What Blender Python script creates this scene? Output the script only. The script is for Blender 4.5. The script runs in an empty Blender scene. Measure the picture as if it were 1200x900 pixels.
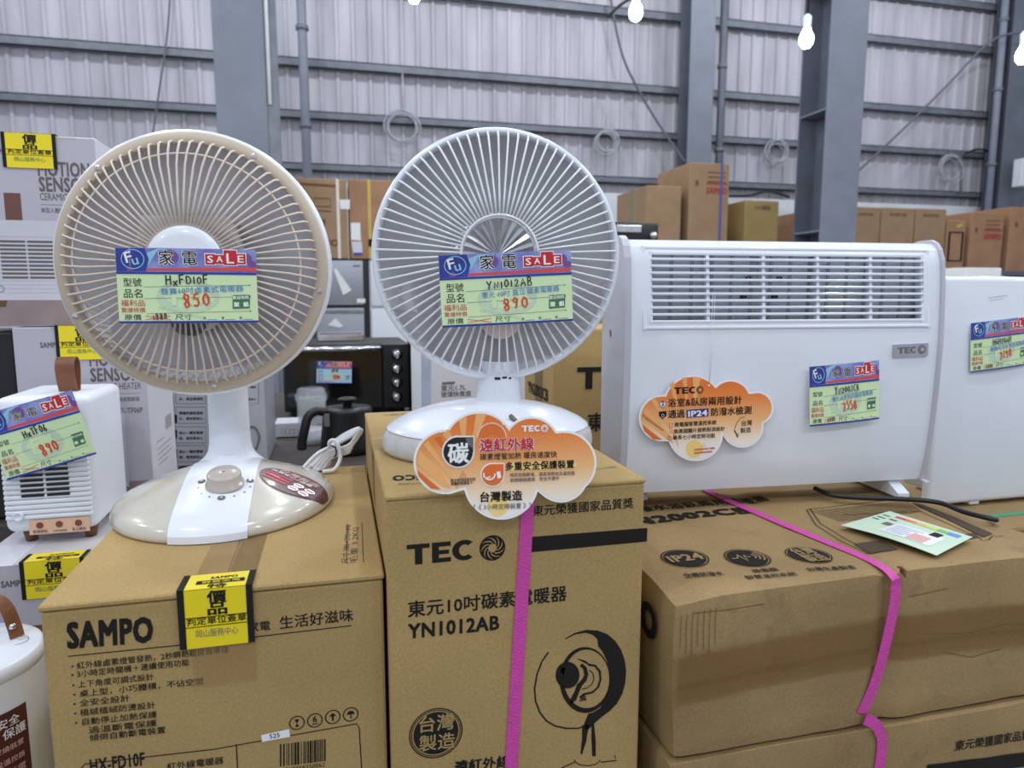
import bpy, bmesh, random
import numpy as np
from math import sin, cos, tan, pi, radians, sqrt, atan2, hypot
from mathutils import Vector, Matrix, noise

# ------------------------------------------------------------------ camera
scene = bpy.context.scene
COL = scene.collection
FPX, YAW, PIT = 815.0, radians(14.1), radians(7.35)
CAMP = Vector((0, 0, 1.35))
cd = bpy.data.cameras.new('camera'); cam = bpy.data.objects.new('camera', cd); COL.objects.link(cam)
cam.location = CAMP; cam.rotation_euler = (pi/2 - PIT, 0, -YAW)
cd.sensor_width = 36; cd.lens = FPX/1200*36; cd.clip_start = .02; cd.clip_end = 100
cd.dof.use_dof = True; cd.dof.focus_distance = .80; cd.dof.aperture_fstop = 8.0
scene.camera = cam
# ------------------------------------------------------------------ world, lamps, exposure
scene.view_settings.view_transform = 'Standard'; scene.view_settings.look = 'None'
scene.view_settings.gamma = 1; scene.view_settings.use_curve_mapping = False
scene.view_settings.exposure = 0.24
w = bpy.data.worlds.new('hall_light'); scene.world = w; w.use_nodes = True
bg = w.node_tree.nodes['Background']; bg.inputs[0].default_value = (.80, .88, 1.0, 1); bg.inputs[1].default_value = .50
LAMP_W = 34.0
def lamp(x, y, z, e=LAMP_W, r=.07):
    l = bpy.data.lights.new('ceiling_bulb_light', 'POINT'); l.energy = e; l.shadow_soft_size = r; l.color = (.92, .96, 1.0)
    o = bpy.data.objects.new('ceiling_bulb_light', l); COL.objects.link(o); o.location = (x, y, z)
for yy in (-1.6, .3, 2.2):
    for xx in (-3.0, -1.1, .8, 2.7, 4.6):
        lamp(xx, yy, 3.6)
for xx in (-4, -1.5, 1, 3.5, 6, 8.5):
    lamp(xx, 6.9, 5.6, 72, .1)
    lamp(xx, 4.2, 4.6, 26, .1)

# ------------------------------------------------------------------ helpers
fwv = Vector((sin(YAW)*cos(PIT), cos(YAW)*cos(PIT), -sin(PIT))); rtv = Vector((cos(YAW), -sin(YAW), 0)); upv = rtv.cross(fwv)
def ray(x, y): return (fwv*FPX + rtv*(x-600) + upv*(450-y))/FPX
def PZ(x, y, z): d = ray(x, y); return CAMP + d*((z-CAMP.z)/d.z)
def PY(x, y, v): d = ray(x, y); return CAMP + d*(v/d.y)
def PX(x, y, v): d = ray(x, y); return CAMP + d*(v/d.x)
def PP(x, y, p0, n): d = ray(x, y); return CAMP + d*((p0-CAMP).dot(n)/d.dot(n))
V = Vector

def lin(c):
    return tuple((((v/255)/12.92) if v/255 <= .04045 else ((v/255+.055)/1.055)**2.4) for v in c) + (1,)
MATS = {}
def mat(name, c, rough=.5, metal=0, var=.06, scale=8, bump=0, bscale=60, coat=0, stretch=(1, 1, 1), emit=0, trans=0, ior=1.45, alpha=1, c2=None, spec=.5):
    if name in MATS: return MATS[name]
    m = bpy.data.materials.new(name); m.use_nodes = True; nt = m.node_tree; N = nt.nodes; L = nt.links
    b = N['Principled BSDF']
    tc = N.new('ShaderNodeTexCoord'); mp = N.new('ShaderNodeMapping'); mp.inputs['Scale'].default_value = stretch
    L.new(tc.outputs['Object'], mp.inputs[0])
    nz = N.new('ShaderNodeTexNoise'); nz.inputs['Scale'].default_value = scale; nz.inputs['Detail'].default_value = 5
    L.new(mp.outputs[0], nz.inputs['Vector'])
    rp = N.new('ShaderNodeMix'); rp.data_type = 'RGBA'
    a = lin(c); z = lin(c2) if c2 else tuple(v*(1-var) for v in a[:3]) + (1,)
    rp.inputs['A'].default_value = z
    rp.inputs['B'].default_value = a if c2 else tuple(min(1, v*(1+var)) for v in a[:3]) + (1,)
    cr = N.new('ShaderNodeMapRange'); cr.inputs['From Min'].default_value = .3; cr.inputs['From Max'].default_value = .7
    L.new(nz.outputs['Fac'], cr.inputs['Value']); L.new(cr.outputs[0], rp.inputs['Factor'])
    L.new(rp.outputs['Result'], b.inputs['Base Color'])
    b.inputs['Roughness'].default_value = rough; b.inputs['Metallic'].default_value = metal
    b.inputs['Coat Weight'].default_value = coat; b.inputs['Coat Roughness'].default_value = .08
    b.inputs['Specular IOR Level'].default_value = spec
    if emit: b.inputs['Emission Color'].default_value = a; b.inputs['Emission Strength'].default_value = emit
    if trans: b.inputs['Transmission Weight'].default_value = trans; b.inputs['IOR'].default_value = ior
    if alpha < 1: b.inputs['Alpha'].default_value = alpha
    if bump:
        n2 = N.new('ShaderNodeTexNoise'); n2.inputs['Scale'].default_value = bscale; n2.inputs['Detail'].default_value = 4
        L.new(mp.outputs[0], n2.inputs['Vector'])
        bp = N.new('ShaderNodeBump'); bp.inputs['Strength'].default_value = bump; bp.inputs['Distance'].default_value = .004
        L.new(n2.outputs['Fac'], bp.inputs['Height']); L.new(bp.outputs[0], b.inputs['Normal'])
    MATS[name] = m; return m
def kraft(name, c, dirt=.1, stain=0):
    """corrugated cardboard: fibre flecks, soft flute lines, faint wear"""
    m = mat(name, c, rough=.78, var=dirt, scale=5, spec=.25); nt = m.node_tree; N = nt.nodes; L = nt.links; b = N['Principled BSDF']
    src = b.inputs['Base Color'].links[0].from_socket
    tc = N.new('ShaderNodeTexCoord')
    f = N.new('ShaderNodeTexNoise'); f.inputs['Scale'].default_value = 420; f.inputs['Detail'].default_value = 2
    L.new(tc.outputs['Object'], f.inputs['Vector'])
    mx = N.new('ShaderNodeMix'); mx.data_type = 'RGBA'; mx.blend_type = 'MULTIPLY'; mx.inputs['Factor'].default_value = 1
    mr = N.new('ShaderNodeMapRange'); mr.inputs['From Min'].default_value = .3; mr.inputs['From Max'].default_value = .7
    mr.inputs['To Min'].default_value = .86; mr.inputs['To Max'].default_value = 1.08
    L.new(f.outputs['Fac'], mr.inputs['Value']); L.new(src, mx.inputs['A']); L.new(mr.outputs[0], mx.inputs['B'])
    outc = mx.outputs['Result']
    if stain:   # handling stains and scuffs of their own irregular shape
        sn = N.new('ShaderNodeTexNoise'); sn.inputs['Scale'].default_value = 9; sn.inputs['Detail'].default_value = 8; sn.inputs['Roughness'].default_value = .7
        L.new(tc.outputs['Object'], sn.inputs['Vector'])
        sr = N.new('ShaderNodeMapRange'); sr.inputs['From Min'].default_value = .58; sr.inputs['From Max'].default_value = .74; sr.inputs['To Max'].default_value = stain
        L.new(sn.outputs['Fac'], sr.inputs['Value'])
        sm = N.new('ShaderNodeMix'); sm.data_type = 'RGBA'; L.new(sr.outputs[0], sm.inputs['Factor']); L.new(outc, sm.inputs['A']); sm.inputs['B'].default_value = lin((112, 92, 66)); outc = sm.outputs['Result']
    L.new(outc, b.inputs['Base Color'])
    n2 = N.new('ShaderNodeTexNoise'); n2.inputs['Scale'].default_value = 22; n2.inputs['Detail'].default_value = 6
    L.new(tc.outputs['Object'], n2.inputs['Vector'])
    bp = N.new('ShaderNodeBump'); bp.inputs['Strength'].default_value = .25; bp.inputs['Distance'].default_value = .004
    L.new(n2.outputs['Fac'], bp.inputs['Height']); L.new(bp.outputs[0], b.inputs['Normal'])
    return m
def ramp_mat(name, stops, axis=2, lo=-1, hi=1, rough=.4, warp=0, wscale=10):
    """printed colour blend running along one object axis"""
    m = bpy.data.materials.new(name); m.use_nodes = True; N = m.node_tree.nodes; L = m.node_tree.links; b = N['Principled BSDF']
    tc = N.new('ShaderNodeTexCoord'); sx = N.new('ShaderNodeSeparateXYZ'); L.new(tc.outputs['Object'], sx.inputs[0])
    mr = N.new('ShaderNodeMapRange'); mr.inputs['From Min'].default_value = lo; mr.inputs['From Max'].default_value = hi
    L.new(sx.outputs[axis], mr.inputs['Value']); fac = mr.outputs[0]
    if warp:
        nz = N.new('ShaderNodeTexNoise'); nz.inputs['Scale'].default_value = wscale; nz.inputs['Detail'].default_value = 2; L.new(tc.outputs['Object'], nz.inputs['Vector'])
        ma = N.new('ShaderNodeMath'); ma.operation = 'MULTIPLY_ADD'; L.new(nz.outputs['Fac'], ma.inputs[0]); ma.inputs[1].default_value = warp; L.new(fac, ma.inputs[2]); fac = ma.outputs[0]
    cr = N.new('ShaderNodeValToRGB'); L.new(fac, cr.inputs[0])
    e = cr.color_ramp.elements
    while len(e) < len(stops): e.new(.5)
    for k, (p, c) in enumerate(stops): e[k].position = p; e[k].color = lin(c)
    L.new(cr.outputs[0], b.inputs['Base Color']); b.inputs['Roughness'].default_value = rough
    MATS[name] = m; return m

# ---- text as mesh (Blender's own font stack)
_TX = {}
def text_geo(s, bold=0.0):
    k = (s, bold)
    if k in _TX: return _TX[k]
    c = bpy.data.curves.new('t', 'FONT'); c.body = s; c.size = 1; c.resolution_u = 2; c.space_character = 1+max(0, bold)*1.6
    o = bpy.data.objects.new('t', c); COL.objects.link(o)
    dg = bpy.context.evaluated_depsgraph_get(); ev = o.evaluated_get(dg); me = ev.to_mesh()
    vs = [(v.co.x, v.co.y) for v in me.vertices]; fs = [tuple(p.vertices) for p in me.polygons]
    ev.to_mesh_clear(); bpy.data.objects.remove(o); bpy.data.curves.remove(c)
    vs = [(x, y, 0) for x, y in vs]
    if bold > .002:      # heavier weight: shifted copies in hair-thin layers
        base, bf = vs, fs; vs, fs = [], []
        for k in range(5):
            a = pi/4+k*pi/2; dx, dy = (0, 0) if k == 4 else (bold*cos(a)*1.2, bold*sin(a))
            o_ = len(vs); vs = vs + [(x+dx, y+dy, k*.00003) for x, y, _ in base]; fs = fs + [tuple(i+o_ for i in f) for f in bf]
    xs = [v[0] for v in vs] or [0, 1]
    _TX[k] = (vs, fs, min(xs), max(xs)); return _TX[k]

PEN = {  # marker-pen strokes in a 0..1 tall cell
 'H': (.6, [[(.05, 1), (.0, 0)], [(.5, .95), (.48, 0)], [(.02, .5), (.5, .55)]]),
 'X': (.55, [[(0, .7), (.5, 0)], [(.5, .8), (0, .05)]]), 'x': (.5, [[(0, .55), (.4, 0)], [(.42, .6), (0, 0)]]),
 'F': (.55, [[(.05, 1), (.03, 0)], [(0, .98), (.5, 1)], [(.05, .5), (.42, .55)]]),
 'T': (.55, [[(0, .95), (.55, 1)], [(.28, .97), (.25, 0)]]),
 'D': (.6, [[(.05, .9), (.05, .05), (.3, .05), (.5, .3), (.48, .65), (.3, .88), (0, .92)]]),
 'Y': (.6, [[(0, 1), (.25, .5)], [(.5, 1), (.25, .45), (.2, 0)]]),
 'N': (.55, [[(.05, 0), (.05, .8), (.42, .05), (.45, .8)]]),
 'A': (.6, [[(0, 0), (.28, .95), (.52, 0)], [(.08, .35), (.5, .38)]]),
 'B': (.5, [[(.05, .95), (.03, 0), (.35, .05), (.42, .25), (.3, .45), (.06, .5), (.32, .58), (.36, .8), (.2, .93), (0, .9)]]),
 'C': (.5, [[(.45, .8), (.25, .9), (.05, .6), (.05, .3), (.2, .05), (.42, .12)]]),
 'G': (.5, [[(.45, .8), (.2, .9), (.03, .5), (.1, .1), (.35, .05), (.42, .4), (.25, .42)]]),
 '0': (.5, [[(.22, .8), (.05, .55), (.05, .2), (.22, 0), (.4, .2), (.4, .6), (.25, .8), (.15, .72)]]),
 '1': (.25, [[(.1, .8), (.08, 0)]]),
 '2': (.5, [[(.05, .65), (.2, .85), (.4, .7), (.3, .4), (.02, .05), (.45, .08)]]),
 '4': (.5, [[(.25, .9), (.03, .35), (.45, .4)], [(.35, .7), (.3, 0)]]),
 '5': (.5, [[(.42, .85), (.15, .82), (.08, .5), (.32, .5), (.38, .2), (.2, 0), (.02, .1)]]),
 '6': (.45, [[(.3, .95), (.08, .5), (.05, .15), (.22, 0), (.38, .2), (.25, .42), (.07, .3)]]),
 '8': (.5, [[(.4, .85), (.15, .95), (.06, .7), (.35, .4), (.35, .1), (.15, 0), (.05, .25), (.35, .6), (.4, .85)]]),
 '9': (.5, [[(.38, .75), (.2, .9), (.06, .65), (.22, .5), (.38, .75), (.3, .3), (.2, 0)]]),
 ' ': (.3, [])}

class MB:
    """collects geometry in world coordinates and links it as one mesh object"""
    def __init__(s, M=None): s.v = []; s.f = []; s.mi = []; s.sm = []; s.m = []; s.M = M
    def slot(s, m):
        if m not in s.m: s.m.append(m)
        return s.m.index(m)
    def add(s, vs, fs, m, smooth=False):
        b = len(s.v); k = s.slot(m)
        for p in vs:
            p = V(p); s.v.append(s.M @ p if s.M else p)
        for f in fs: s.f.append([i+b for i in f]); s.mi.append(k); s.sm.append(smooth)
        return s
    def box(s, a, b, m, bev=0, seg=2):
        bm = bmesh.new(); bmesh.ops.create_cube(bm, size=1)
        for v in bm.verts: v.co = V([(a[i]+b[i])/2 + v.co[i]*(b[i]-a[i]) for i in range(3)])
        if bev: bmesh.ops.bevel(bm, geom=bm.edges[:], offset=bev, segments=seg, affect='EDGES', profile=.5)
        bm.verts.index_update()
        s.add([v.co.copy() for v in bm.verts], [[v.index for v in f.verts] for f in bm.faces], m, bev > 0 and seg > 2); bm.free(); return s
    def grid(s, fn, nu, nv, m, smooth=True, wrap=False):
        vs = [fn(i/nu, j/nv) for j in range(nv+1) for i in range(nu+1)]
        return s.add(vs, [(j*(nu+1)+i, j*(nu+1)+i+1, (j+1)*(nu+1)+i+1, (j+1)*(nu+1)+i) for j in range(nv) for i in range(nu)], m, smooth)
    def lathe(s, prof, m, c=(0, 0, 0), axis='Z', n=48, sx=1, sy=1, smooth=True, mats=None):
        """prof: (radius, height); axis Y means height runs along +Y"""
        vs = []
        for r, h in prof:
            for k in range(n):
                a = 2*pi*k/n; x, y = r*cos(a)*sx, r*sin(a)*sy
                vs.append((c[0]+x, c[1]+y, c[2]+h) if axis == 'Z' else (c[0]+x, c[1]+h, c[2]+y))
        for j in range(len(prof)-1):
            fs = [(j*n+k, j*n+(k+1) % n, (j+1)*n+(k+1) % n, (j+1)*n+k) for k in range(n)]
            if axis != 'Z': fs = [f[::-1] for f in fs]
            if j == 0: s.add(vs, fs, mats[0] if mats else m, smooth); b0 = len(s.v)-len(vs)
            else:
                kx = s.slot(mats[j] if mats else m)
                for f in fs: s.f.append([i+b0 for i in f]); s.mi.append(kx); s.sm.append(smooth)
        return s
    def tube(s, pts, r, m, n=8, closed=False, cap=True):
        P = [V(p) for p in pts]; L = len(P); vs = []
        t0 = (P[1]-P[0]).normalized(); u = t0.orthogonal().normalized()
        for i in range(L):
            t = ((P[(i+1) % L] - P[i-1]) if closed else (P[min(i+1, L-1)] - P[max(i-1, 0)])).normalized()
            u = (u - t*u.dot(t)).normalized(); w_ = t.cross(u); rr = r[i] if isinstance(r, (list, tuple)) else r
            for k in range(n): vs.append(P[i] + (u*cos(2*pi*k/n) + w_*sin(2*pi*k/n))*rr)
        fs = [(i*n+k, i*n+(k+1) % n, ((i+1) % L)*n+(k+1) % n, ((i+1) % L)*n+k) for i in range(L if closed else L-1) for k in range(n)]
        if cap and not closed: fs += [tuple(range(n))[::-1], tuple(range((L-1)*n, L*n))]
        return s.add(vs, fs, m, True)
    def poly(s, pts, m): return s.add(pts, [tuple(range(len(pts)))], m)
    def text(s, t, p0, p1, n, m, bold=0.0, h=None, off=.0003, warp=None, mode='fit'):
        """text running from p0 to p1 on the surface with normal n; h = em height (default keeps the font's own shape)"""
        vs, fs, xa, xb = text_geo(t, bold); p0 = V(p0); p1 = V(p1); n = V(n).normalized()
        X = (p1-p0); wd = X.length; X = X/wd; Yv = n.cross(X).normalized()
        k = wd/(xb-xa) if xb > xa else wd; ky = h if h else k
        out = [p0 + X*((x-xa)*k) + Yv*(y*ky) + n*off for x, y, z in vs]
        if warp: out = [warp(q) for q in out]
        if bold > .002: out = [q + n*p[2] for q, p in zip(out, vs)]
        return s.add(out, fs, m)
    def tec(s, p0, p1, h, n, m, off=.0003, warp=None):
        """the wide block letters T E C, from p0 to p1, h tall"""
        p0, p1 = V(p0), V(p1); n = V(n).normalized(); X = p1-p0; wd = X.length; X = X/wd; Y_ = n.cross(X).normalized()
        def q(x, y): p = p0 + X*(x*wd/2.98) + Y_*(y*h) + n*off; return warp(p) if warp else p
        for x0, y0, x1, y1 in ((0, .78, .98, 1), (.34, 0, .66, .78), (1.08, 0, 1.38, 1), (1.38, .78, 1.9, 1), (1.38, .4, 1.82, .6), (1.38, 0, 1.9, .22)):
            s.add([q(x0, y0), q(x1, y0), q(x1, y1), q(x0, y1)], [(0, 1, 2, 3)], m)
        vs = []
        for k in range(21):
            a = radians(48+264*k/20); vs += [q(2.5+.54*cos(a), .5+.51*sin(a)), q(2.5+.24*cos(a), .5+.29*sin(a))]
        s.add(vs, [(2*k, 2*k+2, 2*k+3, 2*k+1) for k in range(20)], m); return s
    def pen(s, t, p0, p1, n, m, w=.0012, h=None, off=.0004, warp=None, jit=.06, seed=1):
        rnd = random.Random(seed); x = 0; lines = []
        for ch in t:
            wd, st = PEN.get(ch, (.4, []))
            dy = rnd.uniform(-jit, jit); sc = rnd.uniform(.9, 1.1)
            for l in st: lines.append([(x+a, b*sc+dy) for a, b in l])
            x += wd + .16
        p0 = V(p0); p1 = V(p1); n = V(n).normalized(); X = p1-p0; k = X.length/max(x-.16, .1); X = X.normalized(); Yv = n.cross(X); ky = h or k
        for li, l in enumerate(lines):
            pts = [p0 + X*(a*k) + Yv*(b*ky) for a, b in l]
            s.ribbon(pts, n, w, m, off+.00003*(li % 3), warp)
        return s
    def ribbon(s, pts, n, w, m, off=.0003, warp=None, closed=False):
        n = V(n).normalized(); P = [V(p) for p in pts]; L = len(P); vs = []
        for i in range(L):
            t = ((P[(i+1) % L]-P[i-1]) if closed else (P[min(i+1, L-1)]-P[max(i-1, 0)]))
            t = t.normalized() if t.length > 1e-9 else V((1, 0, 0)); b = n.cross(t)
            vs += [P[i] + b*w/2 + n*off, P[i] - b*w/2 + n*off]
        if warp: vs = [warp(q) for q in vs]
        fs = [(2*i, 2*i+1, (2*i+3) % (2*L), (2*i+2) % (2*L)) for i in range(L if closed else L-1)]
        return s.add(vs, fs, m)
    def build(s, name, parent=None, at=None, **tags):
        me = bpy.data.meshes.new(name); inv = Matrix.Identity(4); o = bpy.data.objects.new(name, me); COL.objects.link(o)
        if parent: o.parent = parent; inv = WM[parent.name].inverted(); WM[o.name] = WM[parent.name]
        else:
            if at is None:
                xs = [p.x for p in s.v]; ys = [p.y for p in s.v]; zs = [p.z for p in s.v]
                at = ((min(xs)+max(xs))/2, (min(ys)+max(ys))/2, min(zs))
            o.location = at; WM[o.name] = Matrix.Translation(at); inv = WM[o.name].inverted()
        me.from_pydata([inv @ p for p in s.v], [], s.f)
        for m in s.m: me.materials.append(m)
        me.polygons.foreach_set('material_index', s.mi); me.polygons.foreach_set('use_smooth', s.sm); me.update()
        for k, v in tags.items():
            if v: o[k] = v
        return o
WM = {}
def empty(name, loc, label, category, group=None, rz=0):
    o = bpy.data.objects.new(name, None); COL.objects.link(o); o.location = loc; o.rotation_euler = (0, 0, rz); o.empty_display_size = .05
    WM[o.name] = Matrix.Translation(loc) @ Matrix.Rotation(rz, 4, 'Z')
    o['label'] = label; o['category'] = category
    if group: o['group'] = group
    return o
def circle(c, r, n, xd, yd, ry=None, a0=0, a1=2*pi, end=False):
    c = V(c); xd = V(xd); yd = V(yd); ry = ry or r
    return [c + xd*(r*cos(a0+(a1-a0)*k/n)) + yd*(ry*sin(a0+(a1-a0)*k/n)) for k in range(n+(1 if end else 0))]
def smooth_path(pts, n=8):
    P = [V(p) for p in pts]; out = []
    for i in range(len(P)-1):
        a, b, c, d = P[max(i-1, 0)], P[i], P[i+1], P[min(i+2, len(P)-1)]
        for k in range(n):
            t = k/n; out.append(.5*((2*b) + (c-a)*t + (2*a-5*b+4*c-d)*t*t + (3*b-a-3*c+d)*t**3))
    return out + [P[-1]]
NF = V((0, -1, 0)); NU = V((0, 0, 1)); NL = V((-1, 0, 0)); NR = V((1, 0, 0))

# ------------------------------------------------------------------ materials
K1 = kraft('kraft_board', (176, 148, 98)); K2 = kraft('kraft_board_brown', (158, 132, 92), .2, .7); K3 = kraft('kraft_far', (168, 138, 108)); K3b = kraft('kraft_far_warm', (172, 132, 102)); K4 = kraft('kraft_far_yellow', (168, 144, 96)); INKK = mat('faded_ink_on_kraft', (84, 72, 58), .8, spec=.2)
INK = mat('black_ink', (36, 33, 32), .7, var=.15, spec=.2); INKB = mat('brown_ink', (120, 84, 58), .8, spec=.2); INKR = mat('red_ink', (168, 62, 52), .7); INKG = mat('grey_ink', (112, 108, 108), .7)
TAPE = mat('packing_tape', (134, 98, 52), .22, alpha=.5, var=.05); TAPEC = mat('thin_packing_tape', (196, 160, 108), .16, coat=.4, alpha=.22, var=.05); CERAM = mat('pale_ceramic', (238, 218, 212), .4); KNOBM = mat('warm_grey_plastic', (190, 181, 172), .3, coat=.5, var=.02); CLEAR = mat('clear_tape', (200, 180, 140), .12, alpha=.18)
WHITE = mat('white_plastic', (232, 237, 247), .28, coat=.5, var=.015); WHITEM = mat('white_matte_plastic', (234, 238, 246), .5, var=.015); SILV = mat('silver_grey_plastic', (190, 190, 200), .25, coat=.4, var=.03)
BEIGE = mat('beige_gloss_plastic', (205, 200, 188), .22, coat=.7, var=.02); TAN = mat('tan_ring_plastic', (200, 186, 168), .42, var=.04); WIREB = mat('beige_wire', (222, 206, 192), .4, var=.03); WIREW = mat('white_wire', (234, 236, 242), .3, coat=.3, var=.02)
DISH = mat('brushed_reflector', (196, 196, 202), .46, metal=.55, var=.14, scale=3, bump=.08, bscale=14); CHROME = mat('chrome', (222, 222, 226), .16, metal=1, var=.1, scale=40)
GREYP = mat('frosted_grey_plastic', (198, 197, 197), .25, coat=.5, var=.08, scale=60)
DARK = mat('dark_plastic', (30, 30, 33), .4, var=.1); BLACK = mat('black_satin', (24, 24, 26), .38, var=.1); GLOSSB = mat('black_glass', (18, 18, 20), .06, coat=1, var=.2)
PINK = mat('magenta_strap', (214, 74, 170), .42, var=.08, scale=200, bump=.4, bscale=500)
YEL = mat('yellow_sticker', (244, 222, 20), .25, coat=.5, var=.04); PAPERW = mat('white_paper', (240, 240, 242), .6, var=.02)
STEEL = mat('painted_steel_grey', (122, 128, 142), .55, var=.12, scale=3, bump=.1); STEELD = mat('painted_steel_dark', (96, 101, 113), .55, var=.14, scale=3)
GIRT = mat('galvanised_girt', (112, 116, 126), .45, metal=.2, var=.15, scale=9); SHEET = mat('corrugated_sheet', (182, 180, 190), .6, var=.18, scale=1.3, stretch=(3, 1, .5))
CONC = mat('painted_white_wall', (222, 225, 232), .7, var=.05, scale=3); FLOOR = mat('concrete_floor', (128, 126, 122), .5, var=.2, scale=2, bump=.2)
LAV = mat('lavender_carton_print', (186, 182, 194), .35, coat=.3, var=.03); LAVW = mat('pale_carton_side', (214, 213, 222), .4, var=.03); TXB = mat('brown_grey_print', (104, 92, 96), .6)
LEATH = mat('brown_leather', (128, 80, 52), .5, var=.18, scale=40, bump=.3, bscale=180); LEATHD = mat('dark_wood_foot', (104, 70, 50), .5, var=.15)
GREEN = mat('pale_green_card', (216, 240, 190), .45, var=.02); GREEND = mat('green_badge', (62, 128, 76), .5); BLUEP = mat('deep_blue_print', (40, 62, 172), .35, coat=.5, var=.3, scale=60, c2=(24, 40, 130)); REDP = mat('red_print', (204, 38, 52), .4); PENR = mat('red_marker', (222, 60, 34), .5); PENB = mat('blue_marker', (58, 120, 205), .5); PENK = mat('black_marker', (28, 28, 32), .5)
HEAD = mat('header_print', (92, 80, 178), .35, coat=.4, scale=34, c2=(160, 176, 226)); PURP = mat('purple_print', (120, 76, 150), .35, coat=.4); SALM = mat('stripe_print', (226, 78, 78), .4); WMARK = mat('watermark_grey', (198, 220, 192), .5); WHP = mat('white_print', (248, 248, 250), .4); SKYB = mat('light_blue_print', (150, 205, 230), .4)
CARDBLUE = mat('pale_blue_card', (176, 214, 238), .45, var=.02); HEADO = mat('orange_header_print', (226, 150, 120), .4, scale=30, c2=(196, 120, 150))
FRIDGE = mat('grey_brushed_door', (156, 160, 170), .38, metal=.35, var=.06, scale=3, stretch=(1, 1, 30)); FRW = mat('white_enamel', (228, 232, 240), .35, var=.02)
GLASS = mat('clear_plastic', (224, 228, 232), .08, coat=1, alpha=.28); TABLE = mat('dark_table', (74, 66, 62), .5, var=.2, scale=5, stretch=(1, 8, 1)); CORDW = mat('white_cord', (232, 234, 238), .35, coat=.3); CORDK = mat('black_cord', (28, 28, 31), .4); CORDG = mat('grey_cable', (92, 94, 104), .6); COILW = mat('pale_cable', (178, 182, 190), .5)
BULB = mat('lit_bulb', (235, 243, 255), .4, emit=26); GREENS = mat('green_strap', (60, 150, 110), .45); BLUES = mat('blue_strap', (72, 92, 176), .45); NAVYS = mat('navy_strap', (58, 66, 96), .45); YELS = mat('yellow_strap', (206, 180, 82), .5); WHS = mat('white_strap', (226, 222, 214), .5)
MAROON = mat('maroon_label', (84, 36, 36), .35, coat=.3); PEACH = mat('peach_label', (226, 184, 154), .45); DKRED = mat('dark_red_icon', (128, 62, 58), .5); CREAM = mat('pink_print', (226, 176, 170), .5)

# ------------------------------------------------------------------ hall shell
WY = 9.3
MB().box((-9, -4, -.1), (16, 9.6, 0), FLOOR).build('floor', kind='structure')
mb = MB(); prof = [(0, 0), (.075, 0), (.09, .03), (.125, .03), (.14, 0)]
xs = []; x = -8.0
while x < 15.5:
    xs += [(x+a, -b) for a, b in prof]; x += .2
vs = []
for a, b in xs: vs += [(a, WY+.05+b, 2.6), (a, WY+.05+b, 8.5)]
mb.add(vs, [(2*i, 2*i+2, 2*i+3, 2*i+1) for i in range(len(xs)-1)], SHEET)
mb.build('wall_back', kind='structure')
MB().box((-8, WY-.02, 0), (15.6, WY+.3, 2.745), CONC, .01).build('wall_lower', kind='structure')
for k, (z, t) in enumerate(((2.93, .06), (3.55, .065), (4.16, .07), (5.12, .075), (5.75, .075))):
    m = MB()
    m.box((-8, WY-.09, z-t), (15.5, WY-.075, z+t*.5), GIRT); m.box((-8, WY-.09, z+t*.5-.012), (15.5, WY+.03, z+t*.5), GIRT); m.box((-8, WY-.09, z-t), (15.5, WY-.03, z-t+.012), GIRT)
    m.build('trim_%d' % (k+1), kind='structure')
def h_column(name, label, x, y, wid, dep, h, stiff=(), m1=STEEL):
    r = empty(name, (x, y, 0), label, 'column'); r['kind'] = 'structure'
    MB().box((x-wid/2, y-dep/2, 0), (x+wid/2, y-dep/2+.02, h), m1, .003).build('flange', r)
    MB().box((x-wid/2, y+dep/2-.02, 0), (x+wid/2, y+dep/2, h), STEELD, .003).build('flange', r)
    MB().box((x-.012, y-dep/2+.02, 0), (x+.012, y+dep/2-.02, h), STEELD).build('web', r)
    for z in stiff:
        for s in (-1, 1):
            a, b = sorted((x+s*.012, x+s*wid/2)); MB().box((a, y-dep/2+.02, z), (b, y+dep/2-.02, z+.015), STEEL).build('stiffener_plate', r)
    return r
lc = h_column('steel_column', 'grey steel column rising behind the beige fan heater', -.662, 6.1, .375, .26, 8, (), STEEL)
MB().box((-.474, 5.975, 0), (-.385, 6.05, 8), GIRT, .004).build('edge_channel', lc)
h_column('steel_column', 'grey steel column with stiffener plates behind the wide white heater', 4.735, 6.1, .40, .42, 8, (1.95, 3.08, 4.2), STEEL)
h_column('steel_column', 'grey wall column between the two lit bulbs, behind the tall blue-strapped carton', 4.86, 9.03, .36, .3, 8)
h_column('steel_column', 'grey wall column at the far right of the hall', 10.25, 9.03, .5, .3, 8, (), STEELD)
def pipe(x, y, r, label, m=STEEL):
    p = MB().tube([(x, y, 0), (x, y, 8)], r, m, 14)
    for z in (2.2, 3.3, 4.4, 5.4): p.lathe([(r, 0), (r*1.35, .0), (r*1.35, .05), (r, .05)], GIRT, (x, y, z), n=14)
    p.build('wall_pipe', label=label, category='pipe')
pipe(-.285, 8.9, .055, 'grey vertical pipe just right of the column behind the beige fan'); pipe(5.2, 8.95, .05, 'dark vertical pipe beside the wall column in the middle', STEELD); pipe(9.83, 8.9, .05, 'grey vertical pipe beside the far right wall column')
MB().tube([(-.452, 5.96, 2.82), (-.452, 5.96, 8)], .014, WHP, 10).build('conduit', label='thin white conduit running up the edge of the left column', category='conduit')
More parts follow.
